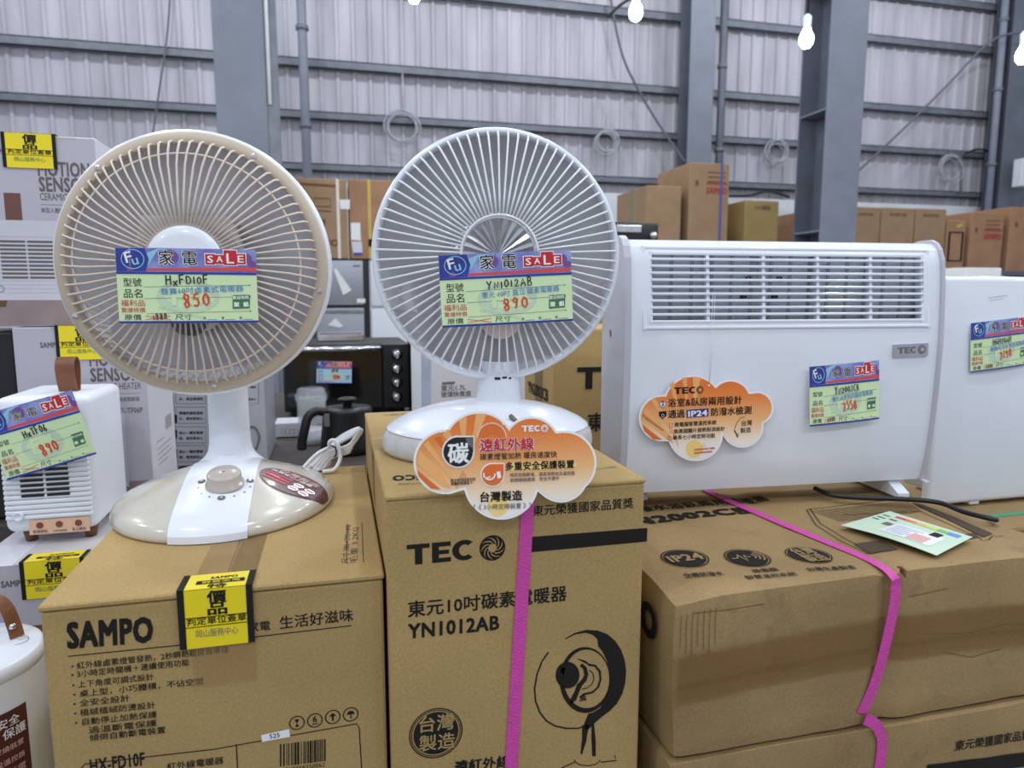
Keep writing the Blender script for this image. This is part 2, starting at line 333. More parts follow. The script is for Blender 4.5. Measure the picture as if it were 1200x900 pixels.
# hanging cables and coils on the wall
def cable(pts, r, label, m=CORDG): MB().tube(smooth_path(pts, 8), r, m, 6).build('wall_cable', label=label, category='cable', group='cables along the back wall')
cable([PY(178, 165, 9.1), PY(186, 110, 9.1), PY(196, 40, 9.1), PY(200, -20, 9.1)], .012, 'thin dark cable hanging above the left cartons', CORDG)
cable([PY(714, -10, 9.0), PY(728, 60, 9.0), PY(748, 105, 9.0), PY(775, 150, 9.0), PY(803, 190, 8.8)], .016, 'grey cable sagging down right behind the white fan heater')
cable([PY(712, 20, 5.2), PY(728, 5, 5.1), PY(745, -3, 5.0), PY(790, -14, 5.0)], .012, 'dark cable from which the middle bulb hangs', CORDK)
cable([PY(1215, 38, 8.6), PY(1165, 46, 8.7), PY(1110, 100, 8.8), PY(1060, 150, 8.8), PY(1004, 202, 8.8)], .018, 'grey cable slanting down to the stiffened steel column')
cable([PY(1130, 181, 9.15), PY(1145, 175, 9.15), PY(1163, 178, 9.15)], .016, 'short black cable arched on the rail at right', CORDK)
cable([PY(1126, 182, 9.15), PY(1126, 205, 9.15), PY(1126, 227, 9.15)], .02, 'short dark cable dropping between two rails at right', CORDG)
cable([PY(855, 230, 9.1), PY(880, 229, 9.1), PY(900, 224, 9.1), PY(925, 231, 9.1)], .02, 'tangled black cable lying on the white wall ledge', CORDK)
def coil(px, py, r, label, seed):
    rnd = random.Random(seed); m = MB(); c = PY(px, py, 9.2)
    for k in range(7):
        o = V((rnd.uniform(-.035, .035), -.012*k, rnd.uniform(-.035, .035))); rr = r*rnd.uniform(.85, 1.05)
        m.tube(circle(c+o, rr, 28, (1, 0, 0), (0, .05*rnd.uniform(-1, 1), 1), rr*rnd.uniform(.9, 1.05)), .007, COILW, 5, closed=True)
    m.tube([c+V((0, -.01, r)), c+V((.01, -.01, r+.45))], .008, COILW, 5)
    m.build('cable_coil', label=label, category='cable coil', group='pale cable coils on the wall')
coil(472, 149, .2, 'coil of pale cable hung left above the white fan heater', 1); coil(709, 167, .16, 'coil of pale cable just right above the white fan heater', 2); coil(908, 180, .17, 'coil of pale cable left of the stiffened steel column', 3); coil(1112, 198, .2, 'coil of pale cable on the wall at far right', 4)
def bulb(px, py, y, label):
    c = PY(px, py, y); r = empty('light_bulb', c, label, 'light bulb', 'lit bulbs hanging in the hall')
    MB().lathe([(0.002, -.062), (.028, -.055), (.044, -.03), (.049, 0), (.043, .03), (.028, .055), (.022, .075)], BULB, c, n=20).build('bulb_globe', r)
    MB().lathe([(.026, .07), (.028, .1), (.03, .15), (.012, .17), (.001, .172)], WHITEM, c, n=16).build('socket', r)
    MB().tube([c+V((0, 0, .16)), c+V((.01, 0, .5)), c+V((.03, .02, 3.2))], .008, CORDK, 6).build('cord', r)
bulb(745, 14, 4.95, 'lit white bulb hanging near the top centre right'); bulb(945, 46, 4.6, 'lit white bulb hanging left of the stiffened column'); bulb(1199, 65, 4.25, 'lit white bulb at the right edge of the photo'); bulb(485, -7, 5.3, 'lit white bulb barely showing above the white fan heater')
MB().box(PY(1196, 218, 8.6), PY(1215, 186, 8.6)+V((0, .15, 0)), CONC, .01).build('switch_box', label='beige electrical box on the column at right edge', category='electrical box')

# ------------------------------------------------------------------ cartons: one builder
def carton(name, label, a, b, m=K1, group=None, cat='carton', seam=True, tape=None, bev=.004, body=None):
    mb_ = body or MB()
    mb_.box(a, b, m, bev, 2)
    if seam: mb_.box(((a[0]+b[0])/2-.0012, a[1]+.004, b[2]-.0005), ((a[0]+b[0])/2+.0012, b[1]-.004, b[2]+.0004), INKB)
    o = mb_.build(name, None, ((a[0]+b[0])/2, (a[1]+b[1])/2, a[2]), label=label, category=cat, group=group)
    if tape:
        cx = (a[0]+b[0])/2; t = tape
        MB().box((cx-t, a[1]-.0008, b[2]-.09), (cx+t, a[1], b[2]), TAPE).box((cx-t, a[1], b[2]), (cx+t, b[1], b[2]+.0008), TAPE).build('tape', o)
    return o

# tables that carry the stock
def table(name, a, b, label, m=TABLE):
    r = empty(name, ((a[0]+b[0])/2, (a[1]+b[1])/2, 0), label, 'table')
    MB().box((a[0], a[1], b[2]-.035), b, m, .004).build('table_top', r)
    for x in (a[0]+.05, b[0]-.05):
        for y in (a[1]+.05, b[1]-.05): MB().box((x-.025, y-.025, 0), (x+.025, y+.025, b[2]-.035), STEELD).build('leg', r)
    return r
table('display_table', (-.75, .56, 0), (1.75, 1.33, .66), 'low dark display table under the front row of cartons')
table('display_table', (-1.3, 1.345, 0), (1.0, 2.95, .955), 'dark table behind the front row carrying kettle and oven')

# ================================================================== beige fan heater's carton
SX0, SX1, SY0, SY1, SZ = -.245, .034, .622, 1.041, 1.096
TZ0 = .6605
mb = MB()
mb.box((SX0, SY0, TZ0), (SX1, SY1, SZ-.006), K1, .003, 2)
mid = -.105
mb.box((SX0-.001, SY0-.002, SZ-.0055), (mid-.001, SY1+.001, SZ), K1, .0015, 1); mb.box((mid+.001, SY0-.002, SZ-.0055), (SX1+.001, SY1+.001, SZ), K1, .0015, 1)
F = lambda x, y: PY(x, y, SY0)
def T(m, s, x0, y0, x1, y1, Y_, mt=INK, bold=0, h=None): m.text(s, PY(x0, y0, Y_), PY(x1, y1, Y_), NF, mt, bold, h)
T(mb, 'SAMPO', 79, 759, 180, 751, SY0, INK, .052, .031)
mb.ribbon([F(80, 769), F(250, 752), F(412, 733)], NF, .001, INK)
T(mb, '家電', 291, 740, 317, 737, SY0, INK, .012); T(mb, '生活好滋味', 328, 736, 414, 726, SY0, INK, .012)
yl = [(84, 784, 268, 764, '• 紅外線鹵素燈管發熱，2秒瞬熱暖房效率佳'), (84, 794, 222, 779, '• 3小時定時關機＋連續使用功能'), (85, 806, 180, 796, '• 上下角度可調式設計'), (86, 817, 238, 801, '• 桌上型，小巧體積，不佔空間'), (86, 828, 152, 821, '• 全安全設計'), (87, 839, 182, 829, '• 植絨植絨防燙設計'), (88, 850, 184, 840, '• 自動停止加熱保護'), (104, 859, 184, 850, '過溫斷電保護'), (105, 868, 194, 858, '傾倒自動斷電裝置')]
for x0, y0, x1, y1, s in yl: T(mb, s, x0, y0, x1, y1, SY0, INK, .006, .0068)
fr = [F(97, 912), F(95, 900), F(100, 895), F(250, 878), F(418, 848), F(421, 853), F(424, 905)]
mb.ribbon(fr, NF, .001, INK); mb.ribbon([F(277, 872), F(279, 912)], NF, .001, INK)
T(mb, 'HX-FD10F', 106, 905, 170, 896, SY0, INK, .03, .017); T(mb, '紅外線電暖器', 196, 902, 262, 894, SY0, INK, .01)
def icon(m, px, py, rp, Y_, kind):
    c = PY(px, py, Y_); r = (PY(px+rp, py, Y_)-c).length; X_ = V((1, 0, 0)); Z_ = V((0, 0, 1))
    m.ribbon(circle(c, r, 24, X_, Z_), NF, r*.16, INK, closed=True)
    o = NF*.0003
    if kind == 'glass': m.poly([c+X_*(-.35*r)+Z_*.55*r+o, c+Z_*-.1*r+o, c+X_*.35*r+Z_*.55*r+o], INK).poly([c+X_*-.3*r-Z_*.6*r+o, c+X_*.3*r-Z_*.6*r+o, c+Z_*-.05*r+o], INK)
    if kind == 'six': m.text('6', c-X_*.3*r-Z_*.25*r, c+X_*.3*r-Z_*.25*r, NF, INK, .02); m.ribbon([c-X_*.4*r-Z_*.55*r, c+X_*.4*r-Z_*.55*r], NF, r*.16, INK)
    if kind == 'up': m.ribbon([c-Z_*.6*r, c+Z_*.2*r], NF, r*.25, INK); m.poly([c-X_*.5*r+Z_*.1*r+o, c+X_*.5*r+Z_*.1*r+o, c+Z_*.65*r+o], INK)
    if kind == 'umb': m.poly([c+o+p for p in (X_*-.6*r, X_*.6*r, X_*.35*r+Z_*.45*r, Z_*.55*r, X_*-.35*r+Z_*.45*r)], INK); m.ribbon([c, c-Z_*.55*r, c-Z_*.6*r+X_*.2*r], NF, r*.14, INK)
for px, py, k in ((348, 847, 'glass'), (369, 844, 'six'), (390, 840, 'up'), (411, 837, 'umb')): icon(mb, px, py, 8.5, SY0, k)
rnd = random.Random(5); x = 328
while x < 382:
    wd = rnd.choice((.9, 1.2, 1.8, 2.4)); y0 = 872-(x-328)*.12
    mb.poly([F(x, y0+NF.x)+NF*.0003, F(x, y0+26)+NF*.0003, F(x+wd, y0+26)+NF*.0003, F(x+wd, y0)+NF*.0003], INK); x += wd+rnd.choice((.9, 1.3, 2.0))
T(mb, '4710358350062', 330, 905, 381, 898, SY0, INK)
# small rotated size note on the top flap
mb.text('尺寸 386×292×440', PZ(408, 660, SZ), PZ(411, 615, SZ), NU, INKK, 0, .008); mb.text('毛重 3.2KG', PZ(418, 660, SZ), PZ(420, 618, SZ), NU, INKK, 0, .008)
mb.ribbon([PZ(406, 661, SZ), PZ(426, 659, SZ), PZ(424, 613, SZ), PZ(407, 614, SZ)], NU, .0008, INKK, closed=True)
sampo = mb.build('fan_heater_carton', None, ((SX0+SX1)/2, (SY0+SY1)/2, TZ0), label='kraft carton marked SAMPO under the beige fan heater', category='carton')
MB().box((mid-.026, SY0-.0012, SZ-.088), (mid+.026, SY0-.0003, SZ), TAPEC).box((mid-.026, SY0-.001, SZ), (mid+.026, SY1, SZ+.0008), TAPEC).build('tape', sampo)
def sale_sticker(parent, x0, x1, y, zt, up, down, back=True, deep=True):
    """yellow clearance sticker folded over the front top edge of a carton"""
    m = MB(); f = -.0028; u = .0022; w_ = x1-x0
    m.box((x0, y+f, zt-down), (x1, y+f+.0006, zt+u), YEL); m.box((x0, y+f, zt+u-.0004), (x1, y+up, zt+u+.0002), YEL)
    for a, b in ((x0-.002, x0+.0035), (x1-.0035, x1+.002)):
        m.box((a, y+f-.0004, zt-down), (b, y+f, zt+u), INK); m.box((a, y+f-.0004, zt+u), (b, y+up, zt+u+.0006), INK)
    px = lambda t, z: V((x0+w_*t, y+f, zt-down*z)); pt = lambda t, d: V((x0+w_*t, y+f+(up-f)*d, zt+u))
    if up > .012:
        m.text('SAMPO', pt(.38, .62), pt(.78, .62), NU, INK, .04, up*.25); m.poly([pt(.2, .3)+NU*.0006, pt(.9, .3)+NU*.0006, pt(.9, .52)+NU*.0006, pt(.2, .52)+NU*.0006], INK)
        m.text('聲寶家電', pt(.28, .34), pt(.84, .34), NU, YEL, 0, .0045, off=.0008)
        m.text('特', pt(.38, .02), pt(.66, .02), NU, INK, .02, up*.3, off=.0006)
    m.text('價', px(.38, .20), px(.66, .20), NF, INK, .03, down*.24); m.text('品', px(.38, .41), px(.66, .41), NF, INK, .03, down*.24)
    m.text('判定單位簽章', px(.08, .575), px(.93, .575), NF, INK, .012, down*.15)
    for z in (.455, .62): m.ribbon([px(.04, z), px(.97, z)], NF, .0007, INK)
    m.text('岡山服務中心', px(.2, .80), px(.8, .80), NF, GREEND if not deep else INKG, 0, down*.15)
    return m.build('sale_sticker', parent, label='yellow clearance sticker with black edges')
sale_sticker(sampo, PY(211, 700, SY0).x, PY(294, 700, SY0).x, SY0, SZ, .030, .051)
MB().poly([F(306, 861)+NF*.0006, F(339, 854)+NF*.0006, F(340, 863)+NF*.0006, F(307, 869)+NF*.0006], PAPERW).text('525', F(316, 865), F(328, 863), NF, INK, off=.001).build('number_label', sampo, label='small white label numbered 525')

# ================================================================== beige fan heater
BX, BY, BRX, BRY = -.136, .888, .1245, .146
def dome(x, y, rx=BRX, ry=BRY, pr=((0, .053), (.15, .0515), (.3, .0475), (.6, .0345), (.85, .0225), (.95, .0165), (.985, .012), (1.0, .007))):
    r = min(1.0, hypot(x/rx, y/ry))
    for (a, za), (b, zb) in zip(pr, pr[1:]):
        if r <= b: t = (r-a)/(b-a); return za+(zb-za)*t
    return pr[-1][1]
fan1 = empty('fan_heater', (BX, BY, SZ), 'beige and white fan heater on the SAMPO carton', 'fan heater')
m = MB(); pr = [(1.0, 0.001), (1.004, .004), (1.0, .007), (.985, .012), (.95, .0165), (.85, .0225), (.6, .0345), (.3, .0475), (.15, .0515), (.001, .053)]
m.lathe([(.97, 0.0005), (.985, .001)] + pr, BEIGE, (BX, BY, SZ), n=96, sx=BRX, sy=BRY)
m.build('base', fan1)
m = MB(); bw = .0385
def bandp(u, v):
    x = -bw + 2*bw*u; ymax = BRY*sqrt(1-(x/BRX)**2)*1.012; y = -ymax + (ymax*1.9)*v
    return V((BX+x, BY+y, SZ+dome(x, y)+.0016))
m.grid(bandp, 12, 60, WHITE)
m.grid(lambda u, v: V((bandp(u, 0).x, bandp(u, 0).y-.001*v, SZ+.0012+(bandp(u, 0).z-SZ-.0012)*(1-v))), 12, 3, WHITE)
for u in (0, 1): m.grid(lambda a, v, u=u: bandp(u, a)-NU*(.0022*v), 60, 1, WHITE)
band = m.build('base_band', fan1, label='white band running over the beige base')
# dial
dc = PZ(264, 575, SZ+.034); dxy = (dc.x-BX, dc.y-BY); dz = SZ+dome(*dxy)+.0016
tilt = Matrix.Translation((dc.x, dc.y, dz)) @ Matrix.Rotation(radians(15), 4, 'X')
MB(tilt).lathe([(.0205, 0), (.0205, .002), (.0185, .0025), (.0182, .013), (.0165, .0155), (.001, .0162)], KNOBM, n=40).build('dial_knob', fan1, label='round beige timer dial')
m = MB()
for k, a in enumerate([-200+k*27.5 for k in range(9)]):
    a = radians(a); r_ = .0275; big = k in (0, 4, 8); x, y = dxy[0]+r_*cos(a), dxy[1]+r_*sin(a)
    c = V((BX+x, BY+y, SZ+dome(x, y)+.0021)); rr = .0042 if big else .0011
    m.poly([V((p.x, p.y, SZ+dome(p.x-BX, p.y-BY)+.0023)) for p in circle(c, rr, 14, (1, 0, 0), (0, 1, 0))], INKG)
    if big: m.text({0: '0', 4: '2', 8: '1'}[k], c+V((-.0014, -.0018, .0002)), c+V((.0014, -.0018, .0002)), V((0, -.27, .96)), WHP, .02)
m.build('dial_marking', band)
# oval sticker
def onbase(p): x, y = p.x-BX, p.y-BY; return V((p.x, p.y, SZ+dome(x, y)+.0015+(p.z)))
sc = PZ(345, 567, SZ+.029); ang = radians(-28); ax = V((cos(ang), sin(ang), 0)); ay = V((-sin(ang), cos(ang), 0)); s0 = V((sc.x, sc.y, 0))
m = MB(); ov = lambda u, v: onbase(s0 + ax*(.0405*v*cos(2*pi*u)) + ay*(.033*v*sin(2*pi*u)))
m.grid(ov, 40, 8, MAROON)
m.text('台灣製造', s0-ax*.028+ay*.013, s0+ax*.022+ay*.013, NU, CREAM, .03, .013, .0006, onbase); m.text('品質安心+保障', s0-ax*.034+ay*.0055, s0+ax*.018+ay*.0055, NU, WHP, .01, .0075, .0006, onbase)
for k in range(3):
    q = s0-ax*.032-ay*(.003+.0075*k); m.add([onbase(q+a) for a in (V((0, 0, .0006)), ax*.03+V((0, 0, .0006)), ax*.03+ay*.004+V((0, 0, .0006)), ay*.004+V((0, 0, .0006)))], [(0, 1, 2, 3)], REDP)
for hx, hy in ((.009, -.005), (.0235, -.006), (.0085, -.017), (.022, -.018)):
    m.add([onbase(s0+ax*(hx+.0068*cos(pi/3*k))+ay*(hy+.0062*sin(pi/3*k))+V((0, 0, .0006))) for k in range(6)], [(0, 1, 2, 3, 4, 5)], WHP)
    m.add([onbase(s0+ax*(hx+a)+ay*(hy+b)+V((0, 0, .0009))) for a, b in ((-.004, -.001), (.004, -.001), (.004, .001), (-.004, .001))], [(0, 1, 2, 3)], REDP)
m.build('oval_sticker', fan1, label='dark oval sticker with red and white print')
# neck
NKX, NKY = BX-.003, BY+.062
m = MB(); hts = [(.041, .038), (.032, .046), (.0272, .054), (.0256, .064), (.0248, .080), (.0245, .11), (.024, .16), (.024, .24)]
m.lathe(hts, WHITE, (NKX, NKY, SZ), n=36, sy=.82); m.build('neck', fan1)
# head
HC1 = PY(230, 311, .868); R1 = .1482; HM1 = Matrix.Translation(HC1) @ Matrix.Rotation(radians(-5), 4, 'Z')
m = MB(HM1); m.lathe([(.9*R1*1.0, -.004), (R1*.99, -.004), (R1*1.01, .0), (R1*1.012, .012), (R1*.98, .02), (R1*.86, .045), (R1*.6, .07), (.06, .085), (.05, .12), (.02, .13), (.001, .131)], WHITE, axis='Y', n=72); m.build('rear_shell', fan1, label='white rear shell with thin rim')
m = MB(HM1); m.lathe([(R1*.895, -.0015), (R1*.897, -.0085), (R1*.905, -.0095), (R1*.975, -.0075), (R1*.988, -.005), (R1*.99, -.001)], TAN, axis='Y', n=96); ring1 = m.build('front_ring', fan1, label='tan front ring')
for k in range(5):
    a = radians(-84+72*k); c = V((R1*.942*cos(a), -.0083, R1*.942*sin(a))); m = MB(HM1 @ Matrix.Translation(c))
    m.lathe([(.0032, 0), (.003, -.0016), (.0015, -.002), (.001, -.0012), (.0001, -.0012)], CHROME, axis='Y', n=14, smooth=False); m.build('screw', ring1)
m = MB(HM1); m.lathe([(R1*.9, .0), (R1*.8, .010), (R1*.6, .026), (R1*.42, .037), (R1*.32, .042), (R1*.25, .03), (.001, .03)], DISH, axis='Y', n=72); m.build('reflector', fan1, label='brushed metal reflector dish')
m = MB(HM1); NW = 77
for k in range(NW):
    a = 2*pi*k/NW; ca, sa = cos(a), sin(a); tw = .035
    pf = [(R1*.905, -.004, 0), (R1*.908, -.014, .0), (R1*.89, -.021, .2), (R1*.81, -.0275, .5), (R1*.72, -.0315, .8), (R1*.5, -.038, 1), (R1*.285, -.042, 1.0)]
    m.tube([(r*cos(a+tw*(1-t)*(-1)), y, r*sin(a+tw*(1-t)*(-1))) for r, y, t in pf], .00128, WIREB, 6)
m.tube(circle((0, -.0265, 0), R1*.80, 90, (1, 0, 0), (0, 0, 1)), .0012, WIREB, 6, closed=True); m.tube(circle((0, -.0405, 0), R1*.285, 60, (1, 0, 0), (0, 0, 1)), .0014, WIREB, 6, closed=True)
m.build('wire_guard', fan1)
m = MB(HM1); m.lathe([(R1*.272, -.041), (R1*.275, -.043), (R1*.255, -.0455), (R1*.2, -.047), (.001, -.0485)], WHITE, axis='Y', n=48); m.build('hub_cap', fan1)
m = MB(HM1); m.lathe([(.021, -.04), (.019, -.015), (.017, .025)], WHITEM, (.0, 0, -.058), axis='Y', n=28)
m.build('lamp_socket', fan1)
m = MB(HM1)
pl_ = [(-.044, .052), (.044, .052), (.060, .0), (.050, -.046), (-.050, -.046), (-.060, .0)]
m.add([(x, -.031, z) for x, z in pl_] + [(x*.9, .03, z*.9) for x, z in pl_], [(5, 4, 3, 2, 1, 0)] + [(k, (k+1) % 6, 6+(k+1) % 6, 6+k) for k in range(6)], mat('bright_plate', (226, 226, 230), .4, metal=.35, var=.05)); m.build('lamp_reflector', fan1, label='bright metal plate around the lamp')
# cord bundle
m = MB(); rnd = random.Random(3)
for k in range(5):
    j = lambda s=2.0: rnd.uniform(-s, s)
    pts = [PY(352+k*3, 552+k*3, 1.0+.004*k), PY(372+k*3+j(1), 532+k*4, 1.02+.004*k), PY(392+j(1), 522-k+j(1), 1.035+.003*k), PY(413+k*2, 510-k*2+j(1), 1.02), PY(425-k*4, 504+k*5, 1.02), PY(408+j(1), 522+k*2, 1.02), PY(385+j(), 530+k*2, 1.03), PY(364+k*2, 548+k*4, 1.01)]
    m.tube([V((min(p.x, .030), p.y, max(p.z, SZ+.004))) for p in smooth_path(pts, 7)], .0027, CORDW, 8)
m.tube([V((p.x, p.y, max(p.z, SZ+.004))) for p in smooth_path([PY(378, 558, 1.0), PY(393, 549, 1.005), PY(399, 535, 1.015), PY(396, 522, 1.02), PY(391, 516, 1.025), PY(386, 519, 1.03), PY(388, 528, 1.035)], 8)], .003, CORDW, 8)
cordb = m.build('power_cord', fan1, label='white power cord folded in a bundle')
m = MB(); m.tube(smooth_path([PY(388, 522, 1.02), PY(393, 525, 1.018), PY(394, 532, 1.02), PY(391, 536, 1.03)], 5), .0012, CORDK, 6); m.build('twist_tie', cordb)

# ================================================================== white fan heater's carton
QX0, QX1, QY0, QY1, QZ = .037, .287, .609, 1.062, 1.172
mb = MB(); mb.box((QX0, QY0, TZ0), (QX1, QY1, QZ-.004), K1, .003, 2)
qm = (QX0+QX1)/2
mb.box((QX0-.0005, QY0-.001, QZ-.005), (qm-.001, QY1, QZ), K1, .0015, 1); mb.box((qm+.001, QY0-.001, QZ-.005), (QX1+.0005, QY1, QZ), K1, .0015, 1)
G = lambda x, y: PY(x, y, QY0)
TQ = lambda s, x0, y0, x1, y1, bold=0, h=None, mt=INK: mb.text(s, G(x0, y0), G(x1, y1), NF, mt, bold, h)
mb.tec(G(477, 662.5), G(557, 655), .0192, NF, INK)
def swirl(m, c, r, X_, Y_, n, dark, light, off=.0003):
    """round brand emblem: dark disc crossed by curved light blades"""
    c = V(c); m.poly([q+n*off for q in circle(c, r, 40, X_, Y_)], dark)
    for k in range(9):
        a = 2*pi*k/9; pts_o = []; pts_i = []
        for t in range(7):
            s = t/6; rr = r*(.30+.60*s); b = a + 1.25*s; wv = .10*sin(pi*min(1, s*1.02))+.02
            pts_o.append(c+X_*(rr*cos(b+wv))+Y_*(rr*sin(b+wv))+n*(off+.0003)); pts_i.append(c+X_*(rr*cos(b-wv))+Y_*(rr*sin(b-wv))+n*(off+.0003))
        m.poly(pts_o+pts_i[::-1], light)
    m.poly([q+n*(off+.0004) for q in circle(c, r*.33, 24, X_, Y_)], light)
XA, ZA = V((1, 0, 0)), V((0, 0, 1))
swirl(mb, G(577, 642), (G(592, 642)-G(577, 642)).length, XA, ZA, NF, INK, K1)
mb.poly([G(623, 647)+NF*.0003, G(758, 634.5)+NF*.0003, G(758.5, 618.5)+NF*.0003, G(623, 629)+NF*.0003], INK)
TQ('東元榮獲國家品質獎', 624, 604, 742, 594, .012)
TQ('東元10吋碳素電暖器', 478, 722, 664, 702, .02); TQ('YN1012AB', 478, 748, 585, 737, .035, .0195)
# round made-in stamp
c = G(511, 859); rr = (G(541, 859)-c).length
mb.ribbon(circle(c, rr, 48, XA, ZA), NF, .0012, INK, closed=True); mb.ribbon(circle(c, rr*.93, 48, XA, ZA), NF, .0008, INK, closed=True); mb.poly([q+NF*.0003 for q in circle(c, rr*.86, 48, XA, ZA)], INK)
for s, x0, y0, x1, y1 in (('台灣', 491, 857, 532, 852), ('製造', 491, 879, 533, 874)): mb.text(s, G(x0, y0), G(x1, y1), NF, K1, .015, off=.0006)
TQ('遠紅外線', 532, 905, 597, 897, .03); TQ('遠紅外線', 534, 904, 596, 897, 0)
# printed fan drawing
def blob(pts, mt=INK, off=.0003): mb.poly([G(x, y)+NF*off for x, y in pts], mt)
def arc(cx, cy, r, a0, a1, n=24, ry=None): return [(cx+r*cos(radians(a0+(a1-a0)*k/n)), cy-(ry or r)*sin(radians(a0+(a1-a0)*k/n))) for k in range(n+1)]
q3 = lambda x, y: (400+x/3, 600+y/3)
outer = [q3(*p) for p in ((785, 445), (820, 425), (860, 414), (900, 416), (935, 429), (962, 452), (983, 483), (996, 520), (1001, 558), (998, 600), (987, 640), (968, 674), (942, 700), (915, 720), (890, 742), (868, 765))]
inner = [q3(*p) for p in ((788, 447), (822, 430), (858, 424), (885, 432), (900, 448), (903, 472), (918, 490), (932, 520), (941, 552), (944, 590), (940, 628), (928, 660), (908, 690), (885, 704), (868, 708), (846, 762))]
for k in range(15): blob([outer[k], outer[k+1], inner[k+1], inner[k]])
ea = [q3(857+90*cos(2*pi*k/48), 590-116*sin(2*pi*k/48)) for k in range(49)]; eb = [q3(862+80*cos(2*pi*k/48), 586-103*sin(2*pi*k/48)) for k in range(49)]
for k in range(48): blob([ea[k], ea[k+1], eb[k+1], eb[k]])
mb.ribbon([G(*q3(*p)) for p in ((728, 492), (705, 525), (688, 570), (679, 620), (683, 665), (698, 705), (722, 735), (752, 752), (790, 760), (830, 760), (862, 752))], NF, .0016, INK)
blob([q3(795+42*cos(2*pi*k/28), 573+47*sin(2*pi*k/28)) for k in range(28)])
sa = [q3(*p) for p in ((846, 532), (862, 545), (868, 570), (862, 592), (846, 610), (836, 632), (826, 660), (806, 676))]; sb_ = [q3(*p) for p in ((838, 540), (850, 552), (854, 572), (846, 588), (828, 606), (820, 630), (806, 656), (790, 668))]
for k in range(7): blob([sa[k], sa[k+1], sb_[k+1], sb_[k]])
mb.ribbon([G(*q3(*p)) for p in ((868, 536), (892, 540), (908, 560), (911, 588), (902, 616), (882, 634), (852, 640), (838, 652))], NF, .0022, INK); mb.ribbon([G(*q3(*p)) for p in ((872, 556), (884, 566), (888, 586), (880, 606), (864, 618), (846, 622))], NF, .0010, INK)
for k in range(7): mb.ribbon([G(*q3(830+k*5, 516+k*2.5)), G(*q3(858+k*3, 524+k*2.5))], NF, .0008, INK); mb.ribbon([G(*q3(836+k*2, 664-k*4)), G(*q3(862-k*1, 660-k*3.4))], NF, .0008, INK)
blob([(682, 850), (690, 848), (687, 868), (682, 884), (680, 883), (682, 866)]); blob([(693, 848), (696, 847), (698, 868), (698, 886), (694, 886), (693, 866)])
mb.ribbon([G(*p) for p in arc(688, 890, 15, 180, 360, 16, 7)], NF, .001, INK); mb.ribbon([G(*p) for p in [(640, 908), (660, 899), (673, 893)]], NF, .0012, INK); mb.ribbon([G(*p) for p in [(704, 893), (722, 891), (720, 885)]], NF, .0012, INK)
# prints on the top flaps
mb.text('TECO', PZ(507, 556, QZ), PZ(460, 558, QZ), NU, INK, .05, .026); mb.text('YN1012AB', PZ(500, 566, QZ), PZ(467, 567, QZ), NU, INKG, .01); mb.text('BE-180×120  保固書', PZ(690, 552, QZ), PZ(724, 548, QZ), NU, INKG, 0, .008)
mb.text('小心輕放 易碎物品', PZ(450, 488, QZ), PZ(490, 485, QZ), NU, INKG, 0, .02)
teco = mb.build('fan_heater_carton', None, (qm, (QY0+QY1)/2, TZ0), label='kraft carton marked TECO YN1012AB under the white fan heater', category='carton')
# strap round the carton
m = MB(); sxp = lambda py: PY(618-(py-605)*.0645, py, QY0-.0014)
pts = [sxp(605), sxp(700), sxp(800), sxp(905)]; top = V((sxp(572).x, QY0-.0014, QZ+.0014))
low = V((pts[-1].x-.008, QY0-.0014, TZ0+.002))
path = [V((top.x, QY1, QZ+.0014)), top] + pts + [low]
SW = .0062
for (a, b), dv in zip(zip(path, path[1:]), [NU]+[NF]*6):
    d = (b-a).normalized(); s = d.cross(dv).normalized()*SW
    m.add([a+s, b+s, b-s, a-s, a+s-dv*.0009, b+s-dv*.0009, b-s-dv*.0009, a-s-dv*.0009], [(0, 1, 2, 3), (4, 7, 6, 5), (0, 4, 5, 1), (2, 6, 7, 3), (0, 3, 7, 4), (1, 5, 6, 2)], PINK)
m.build('packing_strap', teco, label='magenta packing strap')
MB().box((QX0-.0008, .80, QZ-.07), (QX0, .86, QZ), CLEAR).box((QX0, .80, QZ), (QX1, .86, QZ+.0008), CLEAR).build('tape', teco)

# ================================================================== white fan heater
B2X, B2Y, B2RX, B2RY = .170, .790, .124, .105
fan2 = empty('fan_heater', (B2X, B2Y, QZ), 'white fan heater on the TECO carton', 'fan heater')
m = MB(); m.lathe([(.94, .0005), (.985, .001), (1.0, .005), (1.0, .012), (.985, .020), (.94, .027), (.88, .032)], GREYP, (B2X, B2Y, QZ), n=80, sx=B2RX, sy=B2RY); m.build('base', fan2, label='frosted grey lower rim of the base')
m = MB(); m.lathe([(.955, .0265), (.94, .0285), (.88, .0335), (.75, .041), (.55, .0485), (.36, .0525), (.2, .054), (.001, .054)], WHITE, (B2X, B2Y, QZ), n=80, sx=B2RX, sy=B2RY); m.build('base_cover', fan2, label='glossy white domed base cover')
C2 = V((.186, .806, QZ))
m = MB(); m.lathe([(.031, .048), (.0275, .054), (.0262, .062), (.0258, .082), (.0245, .09), (.022, .10)], WHITE, C2, n=36); neck2 = m.build('neck', fan2)
m = MB(); sl = V((.566, 0, 0))
for a0, a1, zz, hh in ((-1.98, -1.72, .081, .0016), (-1.64, -1.42, .082, .0012), (-1.33, -1.2, .081, .0012)):
    m.add([C2+V((.0262*cos(a), .0262*sin(a), z)) for a in (a0, (a0+a1)/2, a1) for z in (zz-hh, zz+hh)], [(0, 2, 3, 1), (2, 4, 5, 3)], DARK)
m.build('neck_slot', neck2)
